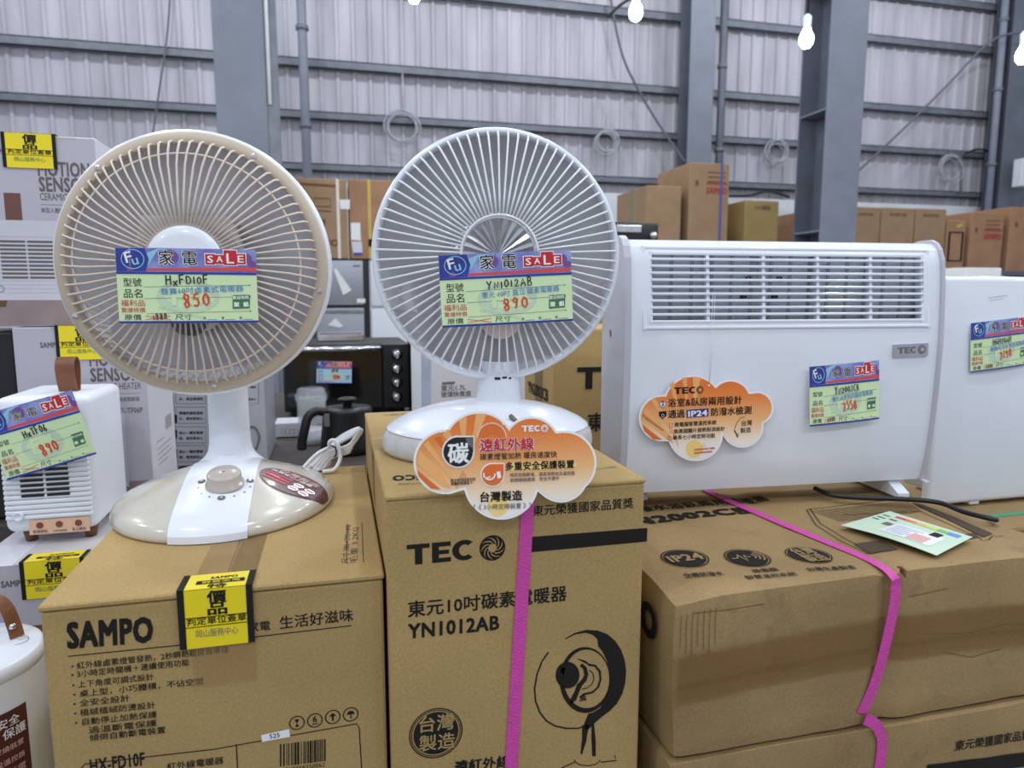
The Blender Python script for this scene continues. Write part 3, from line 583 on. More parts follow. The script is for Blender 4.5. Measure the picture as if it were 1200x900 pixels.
# front switch lever
m = MB(); m.tube([PY(598, 487, .72), PY(606, 495, .712)], .0025, INKG, 8); m.build('switch', fan2)
HC2 = PY(583, 300, .79); R2 = .1425; HM2 = Matrix.Translation(HC2) @ Matrix.Rotation(radians(-8), 4, 'Z')
m = MB(HM2); m.lathe([(R2*.945, -.002), (R2*.985, -.004), (R2*1.0, .0), (R2*1.0, .014), (R2*.97, .022), (R2*.85, .045), (R2*.6, .066), (.055, .08), (.045, .11), (.02, .118), (.001, .119)], WHITE, axis='Y', n=72); m.build('rear_shell', fan2)
m = MB(HM2); m.lathe([(R2*.94, .002), (R2*.945, -.005), (R2*.96, -.0065), (R2*.985, -.0055), (R2*.992, -.002)], WHITE, axis='Y', n=96); m.build('front_ring', fan2)
m = MB(HM2); m.lathe([(R2*.95, .006), (R2*.85, .016), (R2*.6, .033), (R2*.42, .042), (R2*.33, .045), (R2*.25, .035), (.001, .035)], DISH, axis='Y', n=72); m.build('reflector', fan2, label='brushed metal reflector dish')
m = MB(HM2); NW2 = 74
for k in range(NW2):
    a = 2*pi*(k+.5)/NW2; pf = [(R2*.955, -.002), (R2*.95, -.009), (R2*.91, -.0155), (R2*.7, -.022), (R2*.45, -.028), (R2*.30, -.031)]
    m.tube([(r*cos(a), y, r*sin(a)) for r, y in pf], .00125, WIREW, 6)
for r, y in ((.955, -.003), (.30, -.031)): m.tube(circle((0, y, 0), R2*r, 90, (1, 0, 0), (0, 0, 1)), .0016, WIREW, 6, closed=True)
m.build('wire_guard', fan2)
m = MB(HM2); nn = 72
vs = []
for k in range(nn):
    a = 2*pi*k/nn
    for r, y in ((R2*.36, .038), (R2*.345, .0 if k % 2 else .008), (R2*.29, -.006 if k % 2 else .004)): vs.append((r*cos(a), y-.008, r*sin(a)))
m.add(vs, [(3*k+j, 3*k+j+1, 3*((k+1) % nn)+j+1, 3*((k+1) % nn)+j) for k in range(nn) for j in (0, 1)], CHROME)
m.build('lamp_reflector', fan2, label='crimped chrome collar around the lamp')
m = MB(HM2); nn = 48; vs = [(0, -.004, 0)]
for k in range(nn): a = 2*pi*k/nn; vs.append((R2*.29*cos(a), -.016+(.0028 if k % 2 else 0), R2*.29*sin(a)))
m.add(vs, [(0, 1+(k+1) % nn, 1+k) for k in range(nn)], CHROME); m.tube(circle((0, -.017, 0), R2*.29, 60, (1, 0, 0), (0, 0, 1)), .0012, WHITE, 6, closed=True); m.build('hub_cap', fan2, label='fluted chrome centre disc')
m = MB(HM2); m.lathe([(.024, -.02), (.023, .03)], CERAM, (0.002, 0, -.07), axis='Y', n=28); m.lathe([(.024, -.02), (.018, -.022), (.001, -.022)], CERAM, (0.002, 0, -.07), axis='Y', n=28); m.build('lamp_socket', fan2, label='pale ceramic lamp socket')

# ================================================================== price cards
def price_card(label, c00, c10, c01, n, model, price, product, strike=None, bend=.004, body=GREEN, head=HEAD, seed=1, penw=.0013):
    """printed shop card, bottom-left c00, bottom-right c10, top-left c01; slightly bowed"""
    c00, c10, c01 = V(c00), V(c10), V(c01); Xv = c10-c00; W = Xv.length; Xd = Xv/W; n = V(n); n = (n - Xd*n.dot(Xd)).normalized(); Yd = n.cross(Xd)
    H = (c01-c00).dot(Yd); mb = MB()
    def q(x, y, o=0.0): return c00 + Xd*(x*W) + Yd*(y*H) + n*o
    def warp(p): t = (p-c00).dot(Xd)/W; return p + n*(bend*4*t*(1-t))
    def rect(x0, y0, x1, y1, m, o, nx=10): mb.grid(lambda u, v: warp(q(x0+(x1-x0)*u, y0+(y1-y0)*v, o)), nx, 1, m, False)
    def poly(pts, m, o): mb.poly([warp(q(x, y, o)) for x, y in pts], m)
    rect(0, 0, 1, 1, body, 0); rect(1, 0, 0, 1, PAPERW, -.0004)
    for (a, b) in (((0, 0), (1, 0)), ((1, 1), (0, 1))): mb.grid(lambda u, v: warp(q(a[0]+(b[0]-a[0])*u, a[1], -.0004*v)), 10, 1, PAPERW, False)
    e = .0002
    rect(0, .655, 1, 1, head, e); rect(0, .655, 1, .685, BLUEP, 2*e); rect(0, 0, 1, .03, BLUEP, e)
    mb.grid(lambda u, v: warp(q(.21+.785*u, .70+(.03+.025*u)*v+.004*u, 2*e)), 12, 1, SALM, False)
    for cx, cy, r in ((.385, .88, .075), (.93, .88, .05), (.10, .72, .03), (.97, .8, .04)): poly([(cx+r*cos(t*pi/8)*.8, cy+r*sin(t*pi/8)*1.3) for t in range(16)], PURP, 1.5*e)
    poly([(.21, .76), (.42, .99), (.30, .99), (.18, .9)], SKYB if head is HEAD else PURP, 1.2*e)
    poly([(0.005, .69), (.21, .69), (.235, .85), (.21, .995), (.005, .995)], BLUEP, 2*e)
    mb.ribbon([q(.122+.08*cos(t*pi/12), .85+.125*sin(t*pi/12)) for t in range(24)], n, .0009, SKYB, 3*e, warp, True)
    mb.text('F', q(.075, .80), q(.125, .82), n, WHP, .02, H*.2, 3*e, warp); mb.text('u', q(.122, .77), q(.168, .79), n, SKYB, .02, H*.18, 3.4*e, warp)
    for ch, x in (('家', .30), ('電', .465)):
        mb.text(ch, q(x, .795), q(x+.115, .795), n, WHP, .06, None, 3*e, warp); mb.text(ch, q(x+.006, .797), q(x+.112, .797), n, INK, .01, None, 4*e, warp)
    for k, (ch, x0, y0, x1, y1) in enumerate((('S', .635, .79, .705, .93), ('A', .70, .80, .775, .92), ('L', .768, .785, .86, .985), ('E', .852, .80, .925, .94))):
        poly([(x0-.006, y0-.012), (x1+.006, y0-.012), (x1+.006, y1+.012), (x0-.006, y1+.012)], WHP, 3*e+.00005*k); poly([(x0, y0), (x1, y0), (x1, y1), (x0, y1)], REDP, 4*e+.00005*k)
        mb.text(ch, q(x0+.2*(x1-x0), y0+.025), q(x1-.2*(x1-x0), y0+.025), n, WHP, .02, (y1-y0)*H*.95, 5.5*e, warp)
    poly([(.50+.225*cos(t*pi/16), .36+.225*sin(t*pi/16)) for t in range(32)], WMARK, e)
    mb.text('FU', q(.38, .25), q(.62, .25), n, body, .05, H*.32, 2*e, warp); mb.text('AIR-CONDITIONING', q(.28, .20), q(.6, .05), n, WMARK, 0, None, 2*e, warp)
    for s, y, h in (('型號', .50, .0), ('品名', .35, 0)): mb.text(s, q(.045, y), q(.175, y), n, INK, 0, None, 2*e, warp)
    mb.text('福利品', q(.02, .235), q(.19, .235), n, REDP, 0, H*.095, 2*e, warp); mb.text('驚爆特價', q(.02, .15), q(.19, .15), n, REDP, 0, H*.07, 2*e, warp)
    mb.text('原價', q(.04, .05), q(.16, .05), n, INK, 0, H*.085, 2*e, warp); mb.text('尺寸', q(.40, .05), q(.52, .05), n, INK, 0, H*.085, 2*e, warp)
    for k, x in enumerate((.60, .73, .86)): mb.text('長寬高'[k], q(x, .05), q(x+.022, .05), n, INK, 0, None, 2*e, warp); mb.ribbon([q(x+.03, .045), q(x+.10, .045)], n, .0004, INK, 2*e, warp)
    for y0, x0 in ((.485, .19), (.33, .19), (.13, .2)):
        mb.ribbon([q(x0+(.94-x0)*t/8, y0+.03*t/8) for t in range(9)], n, .0004, INKG, 2*e, warp); poly([(.945+.005*cos(t*pi/4), y0+.03+.009*sin(t*pi/4)) for t in range(8)], INK, 2*e)
    poly([(.815, .19), (.94, .20), (.945, .385), (.82, .38)], GREEND, 2*e); mb.text('歡迎詢問', q(.82, .325), q(.935, .33), n, WHP, .02, None, 3*e, warp); mb.text('架', q(.825, .225), q(.865, .225), n, WHP, .06, None, 3*e, warp); mb.text('組', q(.895, .225), q(.935, .23), n, WHP, .06, None, 3*e, warp)
    mb.pen(model, q(.35, .505), q(.35+.043*len(model), .535), n, PENK, penw, H*.12, 4*e, warp, seed=seed)
    if product: mb.text(product, q(.31, .385), q(.90, .44), n, PENB, 0, H*.095, 4*e, warp)
    mb.pen(price, q(.47, .20), q(.66, .235), n, PENR, penw*1.5, H*.18, 5*e, warp, jit=.12, seed=seed+3)
    mb.ribbon([q(.19, .10), q(.37, .045)], n, penw*.5, PENR, 5*e, warp); mb.ribbon([q(.19, .05), q(.37, .10)], n, penw*.5, PENR, 5*e, warp)
    if strike: mb.pen(strike, q(.245, .045), q(.345, .06), n, PENK, penw*.8, H*.08, 4*e, warp, seed=seed+7)
    return mb.build('price_card', None, tuple(q(.5, .5)), label=label, category='price card', group='handwritten price cards')
pY = .868-.049
price_card('price card reading 850 on the front of the beige fan heater', PY(140, 379, pY), PY(303, 378, pY), PY(141, 290, pY), (-.05, -1, .02), 'HxFD10F', '850', '聲寶10吋鹵素式電暖器', '1888', .005, seed=2)
n2 = (HM2.to_3x3() @ V((0, -1, 0))); p2 = HM2 @ V((0, -.036, 0))
price_card('price card reading 890 on the front of the white fan heater', PP(518.5, 384, p2, n2), PP(671.5, 376, p2, n2), PP(521, 299, p2, n2), n2, 'YN1012AB', '890', '東元 10吋 直立 碳素電暖器', None, .004, seed=4)

# ================================================================== wide white wall heater (convector)
HRZ = radians(-4.3); H0 = V((.368, .836, 1.082)); HW = .452
HMx = Matrix.Translation(H0) @ Matrix.Rotation(HRZ, 4, 'Z')
heat = empty('convector_heater', tuple(HMx @ V((HW/2, .05, -.022))), 'wide white convector heater with top grille on the strapped cartons', 'convector heater', rz=HRZ)
PROF = [(.016, .0), (.009, .03), (.004, .08), (.001, .14), (0, .20), (.0015, .24), (.004, .28), (.008, .315), (.014, .33), (.024, .338), (.04, .341), (.088, .341)]
def hy(z):
    for (a, za), (b, zb) in zip(PROF, PROF[1:]):
        if z <= zb: return a+(b-a)*(z-za)/(zb-za) if zb > za else a
    return .088
GX0, GX1, GZ0, GZ1 = .028, HW-.026, .2325, .322
m = MB(HMx)
def sheet(x0, x1, z0, z1, n=10):
    m.grid(lambda u, v: V((x0+(x1-x0)*u, hy(z0+(z1-z0)*v), z0+(z1-z0)*v)), 2, n, WHITE)
sheet(0, HW, 0, GZ0, 14); sheet(0, GX0, GZ0, GZ1); sheet(GX1, HW, GZ0, GZ1); sheet(0, HW, GZ1, .338, 8)
m.grid(lambda u, v: V((HW*u, .024+(.088-.024)*v, .338+.003*min(1, v*3))), 2, 8, WHITE)
m.grid(lambda u, v: V((HW*u, .016+.072*v, 0)), 2, 1, WHITE); m.grid(lambda u, v: V((HW*u, .088, .341*v)), 2, 1, WHITE)
m.build('body', heat)
HM3 = HMx.to_3x3(); HN = HM3 @ V((0, -1, 0)); HP = HMx @ V((0, 0, .2))
m = MB(HMx); m.box((GX0-.004, .022, GZ0-.004), (GX1+.004, .085, GZ1+.004), mat('grey_inside', (226, 228, 232), .6))
for k in range(14): m.box((GX0+.004+k*.0285, .020, GZ0), (GX0+.008+k*.0285, .024, GZ1), mat('fin_grey', (176, 178, 184), .4, metal=.3))
for px in (875, 911): c = HMx.inverted() @ PP(px, 327, HMx @ V((0, .024, 0)), HN); m.lathe([(.0035, .017), (.0035, .024)], DARK, (c.x, 0, c.z), axis='Y', n=10); m.box((c.x-.004-.006, .017, c.z-.026), (c.x-.002, .024, c.z-.022), DARK)
m.build('heating_core', heat, label='grey fins and core behind the grille')
m = MB(HMx)
def fr_(x0, x1, z0, z1, o): return [V((x0, hy(z0)-o, z0)), V((x1, hy(z0)-o, z0)), V((x1, hy(z1)-o, z1)), V((x0, hy(z1)-o, z1))]
def frame(x0, x1, z0, z1, w_, d, m_):
    m_.box((x0, hy(z0)-d, z0), (x1, hy(z0)+.012, z0+w_), WHITE, .0012, 2); m_.box((x0, hy(z1)-d, z1-w_), (x1, hy(z1)+.012, z1), WHITE, .0012, 2)
    for a in (x0, x1-w_): m_.add([(a, hy(z0)-d, z0), (a+w_, hy(z0)-d, z0), (a+w_, hy(z1)-d, z1), (a, hy(z1)-d, z1), (a, hy(z0)+.012, z0), (a+w_, hy(z0)+.012, z0), (a+w_, hy(z1)+.012, z1), (a, hy(z1)+.012, z1)], [(0, 1, 2, 3), (0, 3, 7, 4), (1, 5, 6, 2)], WHITE)
frame(GX0-.011, GX1+.011, GZ0-.010, GZ1+.008, .004, .0022, m); frame(GX0-.002, GX1+.002, GZ0-.002, GZ1+.001, .004, .0012, m)
gr = m.build('grille_frame', heat)
for k in range(9):
    z = GZ0+.0045+(GZ1-GZ0-.009)*(k+.35)/9; m = MB(HMx); m.box((GX0, hy(z)-.001, z), (GX1, hy(z)+.009, z+.0035), WHITE, .0010, 2); m.build('slat', gr)
for k in range(1, 5):
    x = GX0+(GX1-GX0)*k/5; m = MB(HMx); m.add([(x-.0022, hy(z)+.0005+d, z) if s < 0 else (x+.0022, hy(z)+.0005+d, z) for z in (GZ0, GZ1) for s in (-1, 1) for d in (0, .008)], [(0, 2, 6, 4), (0, 4, 5, 1), (2, 3, 7, 6)], WHITE); m.build('divider', gr)
# side panels with the curved outline
def side(x0, x1, lean):
    m = MB(HMx); pl = [(y-.004, z) for y, z in PROF[:9]] + [(.018, .340), (.028, .3445), (.05, .3445), (.07, .340), (.094, .338), (.094, .0), (.0, -.002)]
    n = len(pl); A = [V((x0, y, z)) for y, z in pl]; B = [V((x1, y+lean, z)) for y, z in pl]
    m.add(A+B, [tuple(range(n))[::-1], tuple(range(n, 2*n))] + [(k, (k+1) % n, n+(k+1) % n, n+k) for k in range(n)], SILV)
    return m
sp = side(-.009, .0, .0).build('side_panel', heat, label='silver-grey left side panel')
side(HW, HW+.009, .004).build('side_panel', heat, label='silver-grey right side panel')
c = V((-.0095, .055, .215)); MB(HMx).lathe([(.004, 0), (.004, .001), (.0005, .001)], INKG, (0, 0, 0), n=12).build('screw_hole', sp) if False else None
m = MB(HMx); m.add([c+V((0, .0035*cos(t*pi/6), .005*sin(t*pi/6))) for t in range(12)], [tuple(range(12))], INKG); m.build('screw_hole', sp)
for x in (.03, HW-.045):
    m = MB(HMx); pts = [(.0, -.0215), (.0, -.016), (.03, .0), (.07, .0), (.115, -.016), (.115, -.0215)]
    if x < .1: pts = [(y_*.6+.05, z_) for y_, z_ in pts]
    n = len(pts); A = [V((x, y+.0, z)) for y, z in pts]; B = [V((x+.018, y, z)) for y, z in pts]
    m.add(A+B, [tuple(range(n))[::-1], tuple(range(n, 2*n))] + [(k, (k+1) % n, n+(k+1) % n, n+k) for k in range(n)], WHITE); m.build('foot', heat)
m = MB(); e_ = HN*.0012
HPf = lambda x, y, o=0.0: PP(x, y, HP+HN*o, HN)
pl = [HPf(1048, 404, .003), HPf(1088, 402, .003), HPf(1087.5, 417, .003), HPf(1047.5, 418.5, .003)]
m.add(pl+[p-HN*.004 for p in pl], [(3, 2, 1, 0), (0, 1, 5, 4), (1, 2, 6, 5), (2, 3, 7, 6), (3, 0, 4, 7)], mat('brushed_plate', (186, 186, 196), .3, metal=.7))
HXd = HM3 @ V((1, 0, 0))
m.tec(HPf(1052, 414.8, .003), HPf(1074, 413.4, .003), .0088, HN, INKG); swirl(m, HPf(1080.5, 409.5, .003), .0062, HXd, ZA, HN, INKG, SILV, .0004)
m.build('brand_plate', heat, label='silver brand plate reading TECO')
m = MB(); m.tube(smooth_path([PZ(955, 572, 1.068), PZ(975, 580, 1.067), PZ(1010, 583.5, 1.066), PZ(1060, 585, 1.066), PZ(1100, 589, 1.066), PZ(1130, 600, 1.066), PZ(1166, 609, 1.066), V((.832, .712, 1.056))], 8), .0034, CORDK, 10); m.build('power_cord', heat, label='black power cord lying on the carton')
price_card('price card reading 2550 on the wide convector heater', HPf(949, 500, .006), HPf(1030, 491, .006), HPf(946, 430, .006), HN, 'YN2002CB', '2550', '東元浴室臥房兩用電暖器', '2990', .002, seed=8, penw=.0011)

# cloud-shaped hang tags -----------------------------------------------------
ORANGE = ramp_mat('orange_fade_print', [(0, (250, 246, 240)), (.18, (250, 228, 200)), (.42, (246, 190, 130)), (.8, (240, 140, 66)), (1, (236, 124, 50))], 2, -.042, .040, .3)
ORAY = mat('ray_print', (248, 182, 112), .35); ORAY2 = mat('ray_print_dark', (232, 112, 40), .35); SUN = mat('sun_print', (250, 214, 130), .35)
def cloud_outline(lobes, grow, n=150):
    cx = sum(l[0] for l in lobes)/len(lobes); cy = sum(l[1] for l in lobes)/len(lobes); out = []
    for k in range(n):
        a = 2*pi*k/n; dx, dy = cos(a), sin(a); best = 0
        for lx, ly, r in lobes:
            r = r+grow; fx, fy = cx-lx, cy-ly; b = fx*dx+fy*dy; c_ = fx*fx+fy*fy-r*r; D_ = b*b-c_
            if D_ >= 0: best = max(best, -b+sqrt(D_))
        out.append((cx+dx*best, cy+dy*best))
    return out
def cloud_tag(label, lobes, fn, n, center, draw, string):
    m = MB(); n = V(n)
    o = [V(fn(x, y)) for x, y in cloud_outline(lobes, 0)]; i = [V(fn(x, y)) for x, y in cloud_outline(lobes, -14)]; N_ = len(o)
    m.add(o+[p-n*.0012 for p in o], [tuple(range(N_))[::-1], tuple(range(N_, 2*N_))] + [(k, N_+k, N_+(k+1) % N_, (k+1) % N_) for k in range(N_)], WHP)
    m.add([p+n*.0002 for p in i], [tuple(range(N_))[::-1]], ORANGE)
    draw(m, lambda x, y: V(fn(x, y)), n)
    c = sum((p for p in o), V((0, 0, 0)))/N_
    t = m.build('hang_tag', None, tuple(c), label=label, category='hang tag', group='cloud-shaped hang tags')
    s = MB()
    for st in string: s.tube(st, .0003, CORDW, 5)
    s.build('string', t)
    return t
def rays(m, fn, n, c, specs, mt, o=.0004):
    for pts in specs: m.poly([fn(x, y)+n*o for x, y in pts][::-1], mt)
# tag on the convector: drawn in units of a 1200x800 layout
ct = lambda x, y: HPf(740+x/6.667, 430+y/6.667, .0045)
lob2 = [(240, 400, 182), (480, 295, 230), (775, 262, 162), (980, 320, 130), (865, 465, 166), (500, 520, 216)]
def draw2(m, f, n):
    rays(m, f, n, None, [[(395, 85), (430, 78), (440, 240), (420, 260)], [(330, 110), (300, 140), (350, 330), (370, 320)], [(480, 75), (540, 80), (500, 300), (480, 300)], [(110, 320), (90, 400), (270, 560), (330, 600), (290, 520)], [(180, 235), (150, 260), (330, 540), (370, 640), (350, 540)]], ORAY)
    rays(m, f, n, None, [[(85, 450), (100, 500), (170, 565), (240, 570)], [(82, 390), (90, 360), (260, 500), (240, 500)]], ORAY2)
    m.poly([f(490+68*cos(t*pi/12), 640+68*sin(t*pi/12))+n*.0004 for t in range(24)][::-1], SUN)
    L_ = lambda s, x0, y0, x1, y1, mt=INK, b=.012, h=None, o=.0007: m.text(s, f(x0, y0), f(x1, y1), n, mt, b, h, o)
    m.tec(f(332, 212), f(505, 204), .0088, n, INK, .0007); swirl(m, f(534, 178), .0049, HXd, ZA, n, INK, ORAY, .0007)
    L_('浴室&臥房兩用設計', 285, 308, 860, 282, INK, .016); L_('通過', 285, 395, 415, 388, INK, .016); L_('防潑水檢測', 620, 378, 935, 360, INK, .016)
    pb = [f(428, 335), f(602, 322), f(600, 385), f(430, 398)]; m.add([p+n*.0007 for p in pb], [(3, 2, 1, 0)], BLUEP); L_('IP24', 440, 388, 590, 377, WHP, .04, .0105, .0011)
    for s, x0, y0, x1, y1 in (('微電腦智慧溫控系統', 335, 465, 662, 445), ('無風翅鰭片發熱對流設計', 330, 518, 728, 494), ('最長七小時定時功能', 322, 566, 652, 548)): L_(s, x0, y0, x1, y1, INK, .012)
    L_('台灣', 858, 458, 940, 450, INK, .004); L_('製造', 850, 514, 932, 505, INK, .004); L_('首次使用前請先取下保護套', 490, 652, 650, 638, REDP, .01, .0028); L_('並請詳閱使用說明', 488, 678, 628, 666, REDP, .01, .0028)
    c = f(243, 290); m.poly([q+n*.0006 for q in circle(c, .0044, 20, HXd, ZA)], WHP); m.ribbon(circle(c, .0042, 20, HXd, ZA), n, .0006, BLUEP, .0008, closed=True); L_('2', 232, 302, 254, 301, INK, .03, None, .0009)
    m.poly([f(x, y)+n*.0007 for x, y in ((213, 348), (272, 344), (272, 380), (243, 408), (215, 382))][::-1], INK); m.ribbon([f(243+9*cos(t*pi/6), 380+13*sin(t*pi/6)) for t in range(12)], n, .0005, WHP, .001, closed=True)
    m.ribbon(circle(f(298, 556), .0028, 16, HXd, ZA), n, .0005, INK, .0006, closed=True); m.ribbon([f(298, 542), f(298, 557), f(308, 557)], n, .0005, INK, .0006)
    m.ribbon([f(296, 440), f(320, 440), f(320, 472), f(296, 472)], n, .0006, REDP, .0006, closed=True); m.ribbon([f(290, 525), f(302, 500), f(320, 525)], n, .0005, SALM, .0006)
    m.ribbon([f(885, 392), f(855, 395), f(825, 430), (f(805, 480)), f(803, 505)], n, .0007, INK, .0006); m.ribbon([f(803, 498), f(818, 520), f(826, 548)], n, .0016, INK, .0006); m.ribbon([f(836, 516), f(828, 550)], n, .0008, INK, .0006)
    m.ribbon([f(550, 622), f(565, 596), f(580, 620)], n, .0005, REDP, .0006, closed=True); m.ribbon([f(860, 215), f(975, 245), f(1020, 305)], n, .0004, ORAY, .0006); m.poly([f(605+9*cos(t*pi/6), 143+9*sin(t*pi/6))+n*.0006 for t in range(12)][::-1], WHP)
cloud_tag('orange cloud tag reading IP24 hanging on the wide convector heater', lob2, ct, HN, None, draw2, [[HPf(835, 346, .004), HPf(833, 400, .005), HPf(831, 451, .0055)], [HPf(838, 346, .004), HPf(836, 400, .005), HPf(831, 451, .0055)]])
# tag on the white fan heater
tp0 = PY(590, 571, .598); tn = V((0, -1, .10)).normalized(); TXd = V((1, 0, 0)); TYd = tn.cross(TXd).normalized()
c1 = lambda x, y: PP(480+x/5.217, 470+y/5.217, tp0, tn)
lob1 = [(222, 372, 198), (425, 285, 222), (745, 268, 174), (945, 378, 198), (925, 452, 168), (560, 495, 230)]
def draw1(m, f, n):
    rays(m, f, n, None, [[(300, 115), (350, 95), (340, 250), (322, 250)], [(235, 170), (200, 205), (280, 300), (300, 290)], [(405, 78), (470, 78), (400, 260), (380, 250)], [(60, 300), (45, 380), (200, 520), (255, 535), (180, 420)], [(110, 240), (85, 270), (210, 420), (290, 540), (300, 520)]], ORAY)
    rays(m, f, n, None, [[(45, 420), (55, 460), (130, 535), (190, 540)], [(190, 215), (150, 225), (230, 330), (240, 320)]], ORAY2)
    for r in (22, 34, 46, 58, 72, 88): m.ribbon([f(502+r*cos(t*pi/16), 222-r*sin(t*pi/16)) for t in range(17)], n, .0006, WHP if r == 88 else ORAY2, .0006)
    m.poly([f(540+62*cos(t*pi/12), 640+62*sin(t*pi/12))+n*.0004 for t in range(24)][::-1], SUN)
    L_ = lambda s, x0, y0, x1, y1, mt=INK, b=.012, h=None, o=.0007: m.text(s, f(x0, y0), f(x1, y1), n, mt, b, h, o)
    m.tec(f(685, 188), f(800, 184), .0056, n, WHP, .0007); swirl(m, f(824, 167), .0035, TXd, TYd, n, WHP, ORAY2, .0007)
    drop = [(395, 212), (396, 310)] + [(296+100*cos(radians(a)), 310-100*sin(radians(a))) for a in range(0, -275, -12)] + [(300, 211)]
    m.poly([f(x, y)+n*.0006 for x, y in drop][::-1], WHP)
    drop2 = [(388, 220), (388, 310)] + [(296+90*cos(radians(a)), 310-90*sin(radians(a))) for a in range(0, -275, -12)] + [(300, 221)]
    m.poly([f(x, y)+n*.0009 for x, y in drop2][::-1], BLACK); m.poly([f(x, y)+n*.0011 for x, y in ((384, 224), (384, 290), (352, 262), (340, 224))][::-1], INKG)
    L_('碳', 232, 370, 362, 364, WHP, .03, None, .0014)
    L_('遠紅外線', 424, 302, 762, 290, WHP, .075, None, .0007); L_('遠紅外線', 428, 302, 758, 290, REDP, .03, None, .0010)
    L_('碳素燈管加熱 暖房速度快', 430, 358, 900, 340, INK, .004)
    pb = [f(600, 378), f(1010, 364), f(1022, 395), f(1004, 414), f(600, 425)]; m.add([p+n*.0005 for p in pb], [(4, 3, 2, 1, 0)], SUN)
    L_('多重安全保護裝置', 585, 420, 1005, 404, INK, .03); L_('．特別自動斷電．溫度保險絲及溫控器', 590, 462, 1008, 448, INKG, .01); L_('．耐絕緣絨處理．安全不燙手', 592, 494, 915, 480, INKG, .01)
    d3 = [(580, 378), (580, 450)] + [(506+74*cos(radians(a)), 450-74*sin(radians(a))) for a in range(0, -275, -15)] + [(508, 377)]
    m.poly([f(x, y)+n*.0006 for x, y in d3][::-1], WHP)
    d4 = [(574, 384), (574, 450)] + [(506+66*cos(radians(a)), 450-66*sin(radians(a))) for a in range(0, -275, -15)] + [(508, 385)]
    m.poly([f(x, y)+n*.0009 for x, y in d4][::-1], ORAY2)
    m.ribbon([f(486+34*cos(radians(a)), 445-34*sin(radians(a))) for a in range(170, 380, 15)], n, .0013, WHP, .0012); m.ribbon([f(540, 430), f(548, 470)], n, .0035, WHP, .0012); m.ribbon([f(470+26*cos(radians(a)), 448-20*sin(radians(a))) for a in range(210, 340, 15)], n, .001, WHP, .0012)
    m.ribbon([f(305, 470), f(326, 430), f(347, 466)], n, .0006, REDP, .0007, closed=True); m.ribbon([f(326, 446), f(326, 458)], n, .0006, REDP, .0007)
    L_('首次使用前請先將', 250, 494, 402, 484, INK, .006, .0032); L_('紙罐紙張膜取下', 252, 514, 385, 506, INK, .006, .0032)
    L_('台灣製造', 430, 612, 688, 600, INK, .03); L_('《《 3小時定時裝置 》》', 385, 664, 745, 650, INKG, .006)
    m.ribbon([f(760, 235), f(825, 210), f(905, 240), f(905, 215), f(940, 215), f(942, 258), f(975, 272)], n, .0005, ORAY, .0006); m.poly([f(573+9*cos(t*pi/6), 137+9*sin(t*pi/6))+n*.0006 for t in range(12)][::-1], WHP)
cloud_tag('orange cloud tag with far-infrared print hanging before the white fan heater', lob1, c1, tn, None, draw1, [[PY(585, 452, .772), PY(585, 470, .70), c1(573, 137)+tn*.001], [PY(579, 452, .772), PY(580, 470, .70), c1(573, 137)+tn*.001]])

# ================================================================== crumpled, strapped cartons on the right
def crumpled(name, label, a, b, mtl, amp, seed, dent=None, prints=None, rad=.006, n=(48, 30, 14)):
    a, b = V(a), V(b); m = MB(); off = V((seed*3.1, seed*1.7, seed))
    def disp(p):
        q = V([min(max(p[i], a[i]+rad), b[i]-rad) for i in range(3)]); d = p-q
        if d.length > 1e-9: p = q + d.normalized()*rad
        nv = noise.noise_vector(p*7+off)*amp + noise.noise_vector(p*24+off)*amp*.35
        k = min(1, (p.z-a.z)/.02)
        p = p + V((nv.x, nv.y, nv.z*.6*k))
        return dent(p) if dent else p
    ds = b-a
    for ax in range(3):
        u, v = (ax+1) % 3, (ax+2) % 3
        for sgn in (0, 1):
            def fn(s, t, ax=ax, u=u, v=v, sgn=sgn):
                p = V((0, 0, 0)); p[ax] = b[ax] if sgn else a[ax]; p[u] = a[u]+ds[u]*(s if sgn else 1-s); p[v] = a[v]+ds[v]*t; return disp(p)
            m.grid(fn, n[u], n[v], mtl, True)
    if prints: prints(m, disp)
    return m.build(name, None, ((a.x+b.x)/2, (a.y+b.y)/2, a.z), label=label, category='carton')
RX0, RX1, RY0, RY1 = .312, .826, .588, .935
RZ0, RZ1 = .885, 1.0558
STX = .566
def dent1(p):
    g = np.exp(-((p.x-STX)/.012)**2); fy = np.exp(-((p.y-RY0)/.05)**2); fz = np.exp(-((p.z-RZ1)/.03)**2)
    z = p.z - .007*g*fz*(.3+.7*fy) ; y = p.y + .006*g*np.exp(-((p.y-RY0)/.02)**2)
    y += .010*np.exp(-((p.x-RX1+.02)/.08)**2-((p.z-.93)/.05)**2)*np.exp(-((p.y-RY0)/.02)**2)*0.6
    z -= .006*np.exp(-((p.x-RX0)/.04)**2-((p.y-RY0)/.04)**2)*fz
    y -= .006*sin((p.x-RX0)*14)*np.exp(-((p.y-RY0)/.02)**2)*.3
    return V((p.x, y, z))
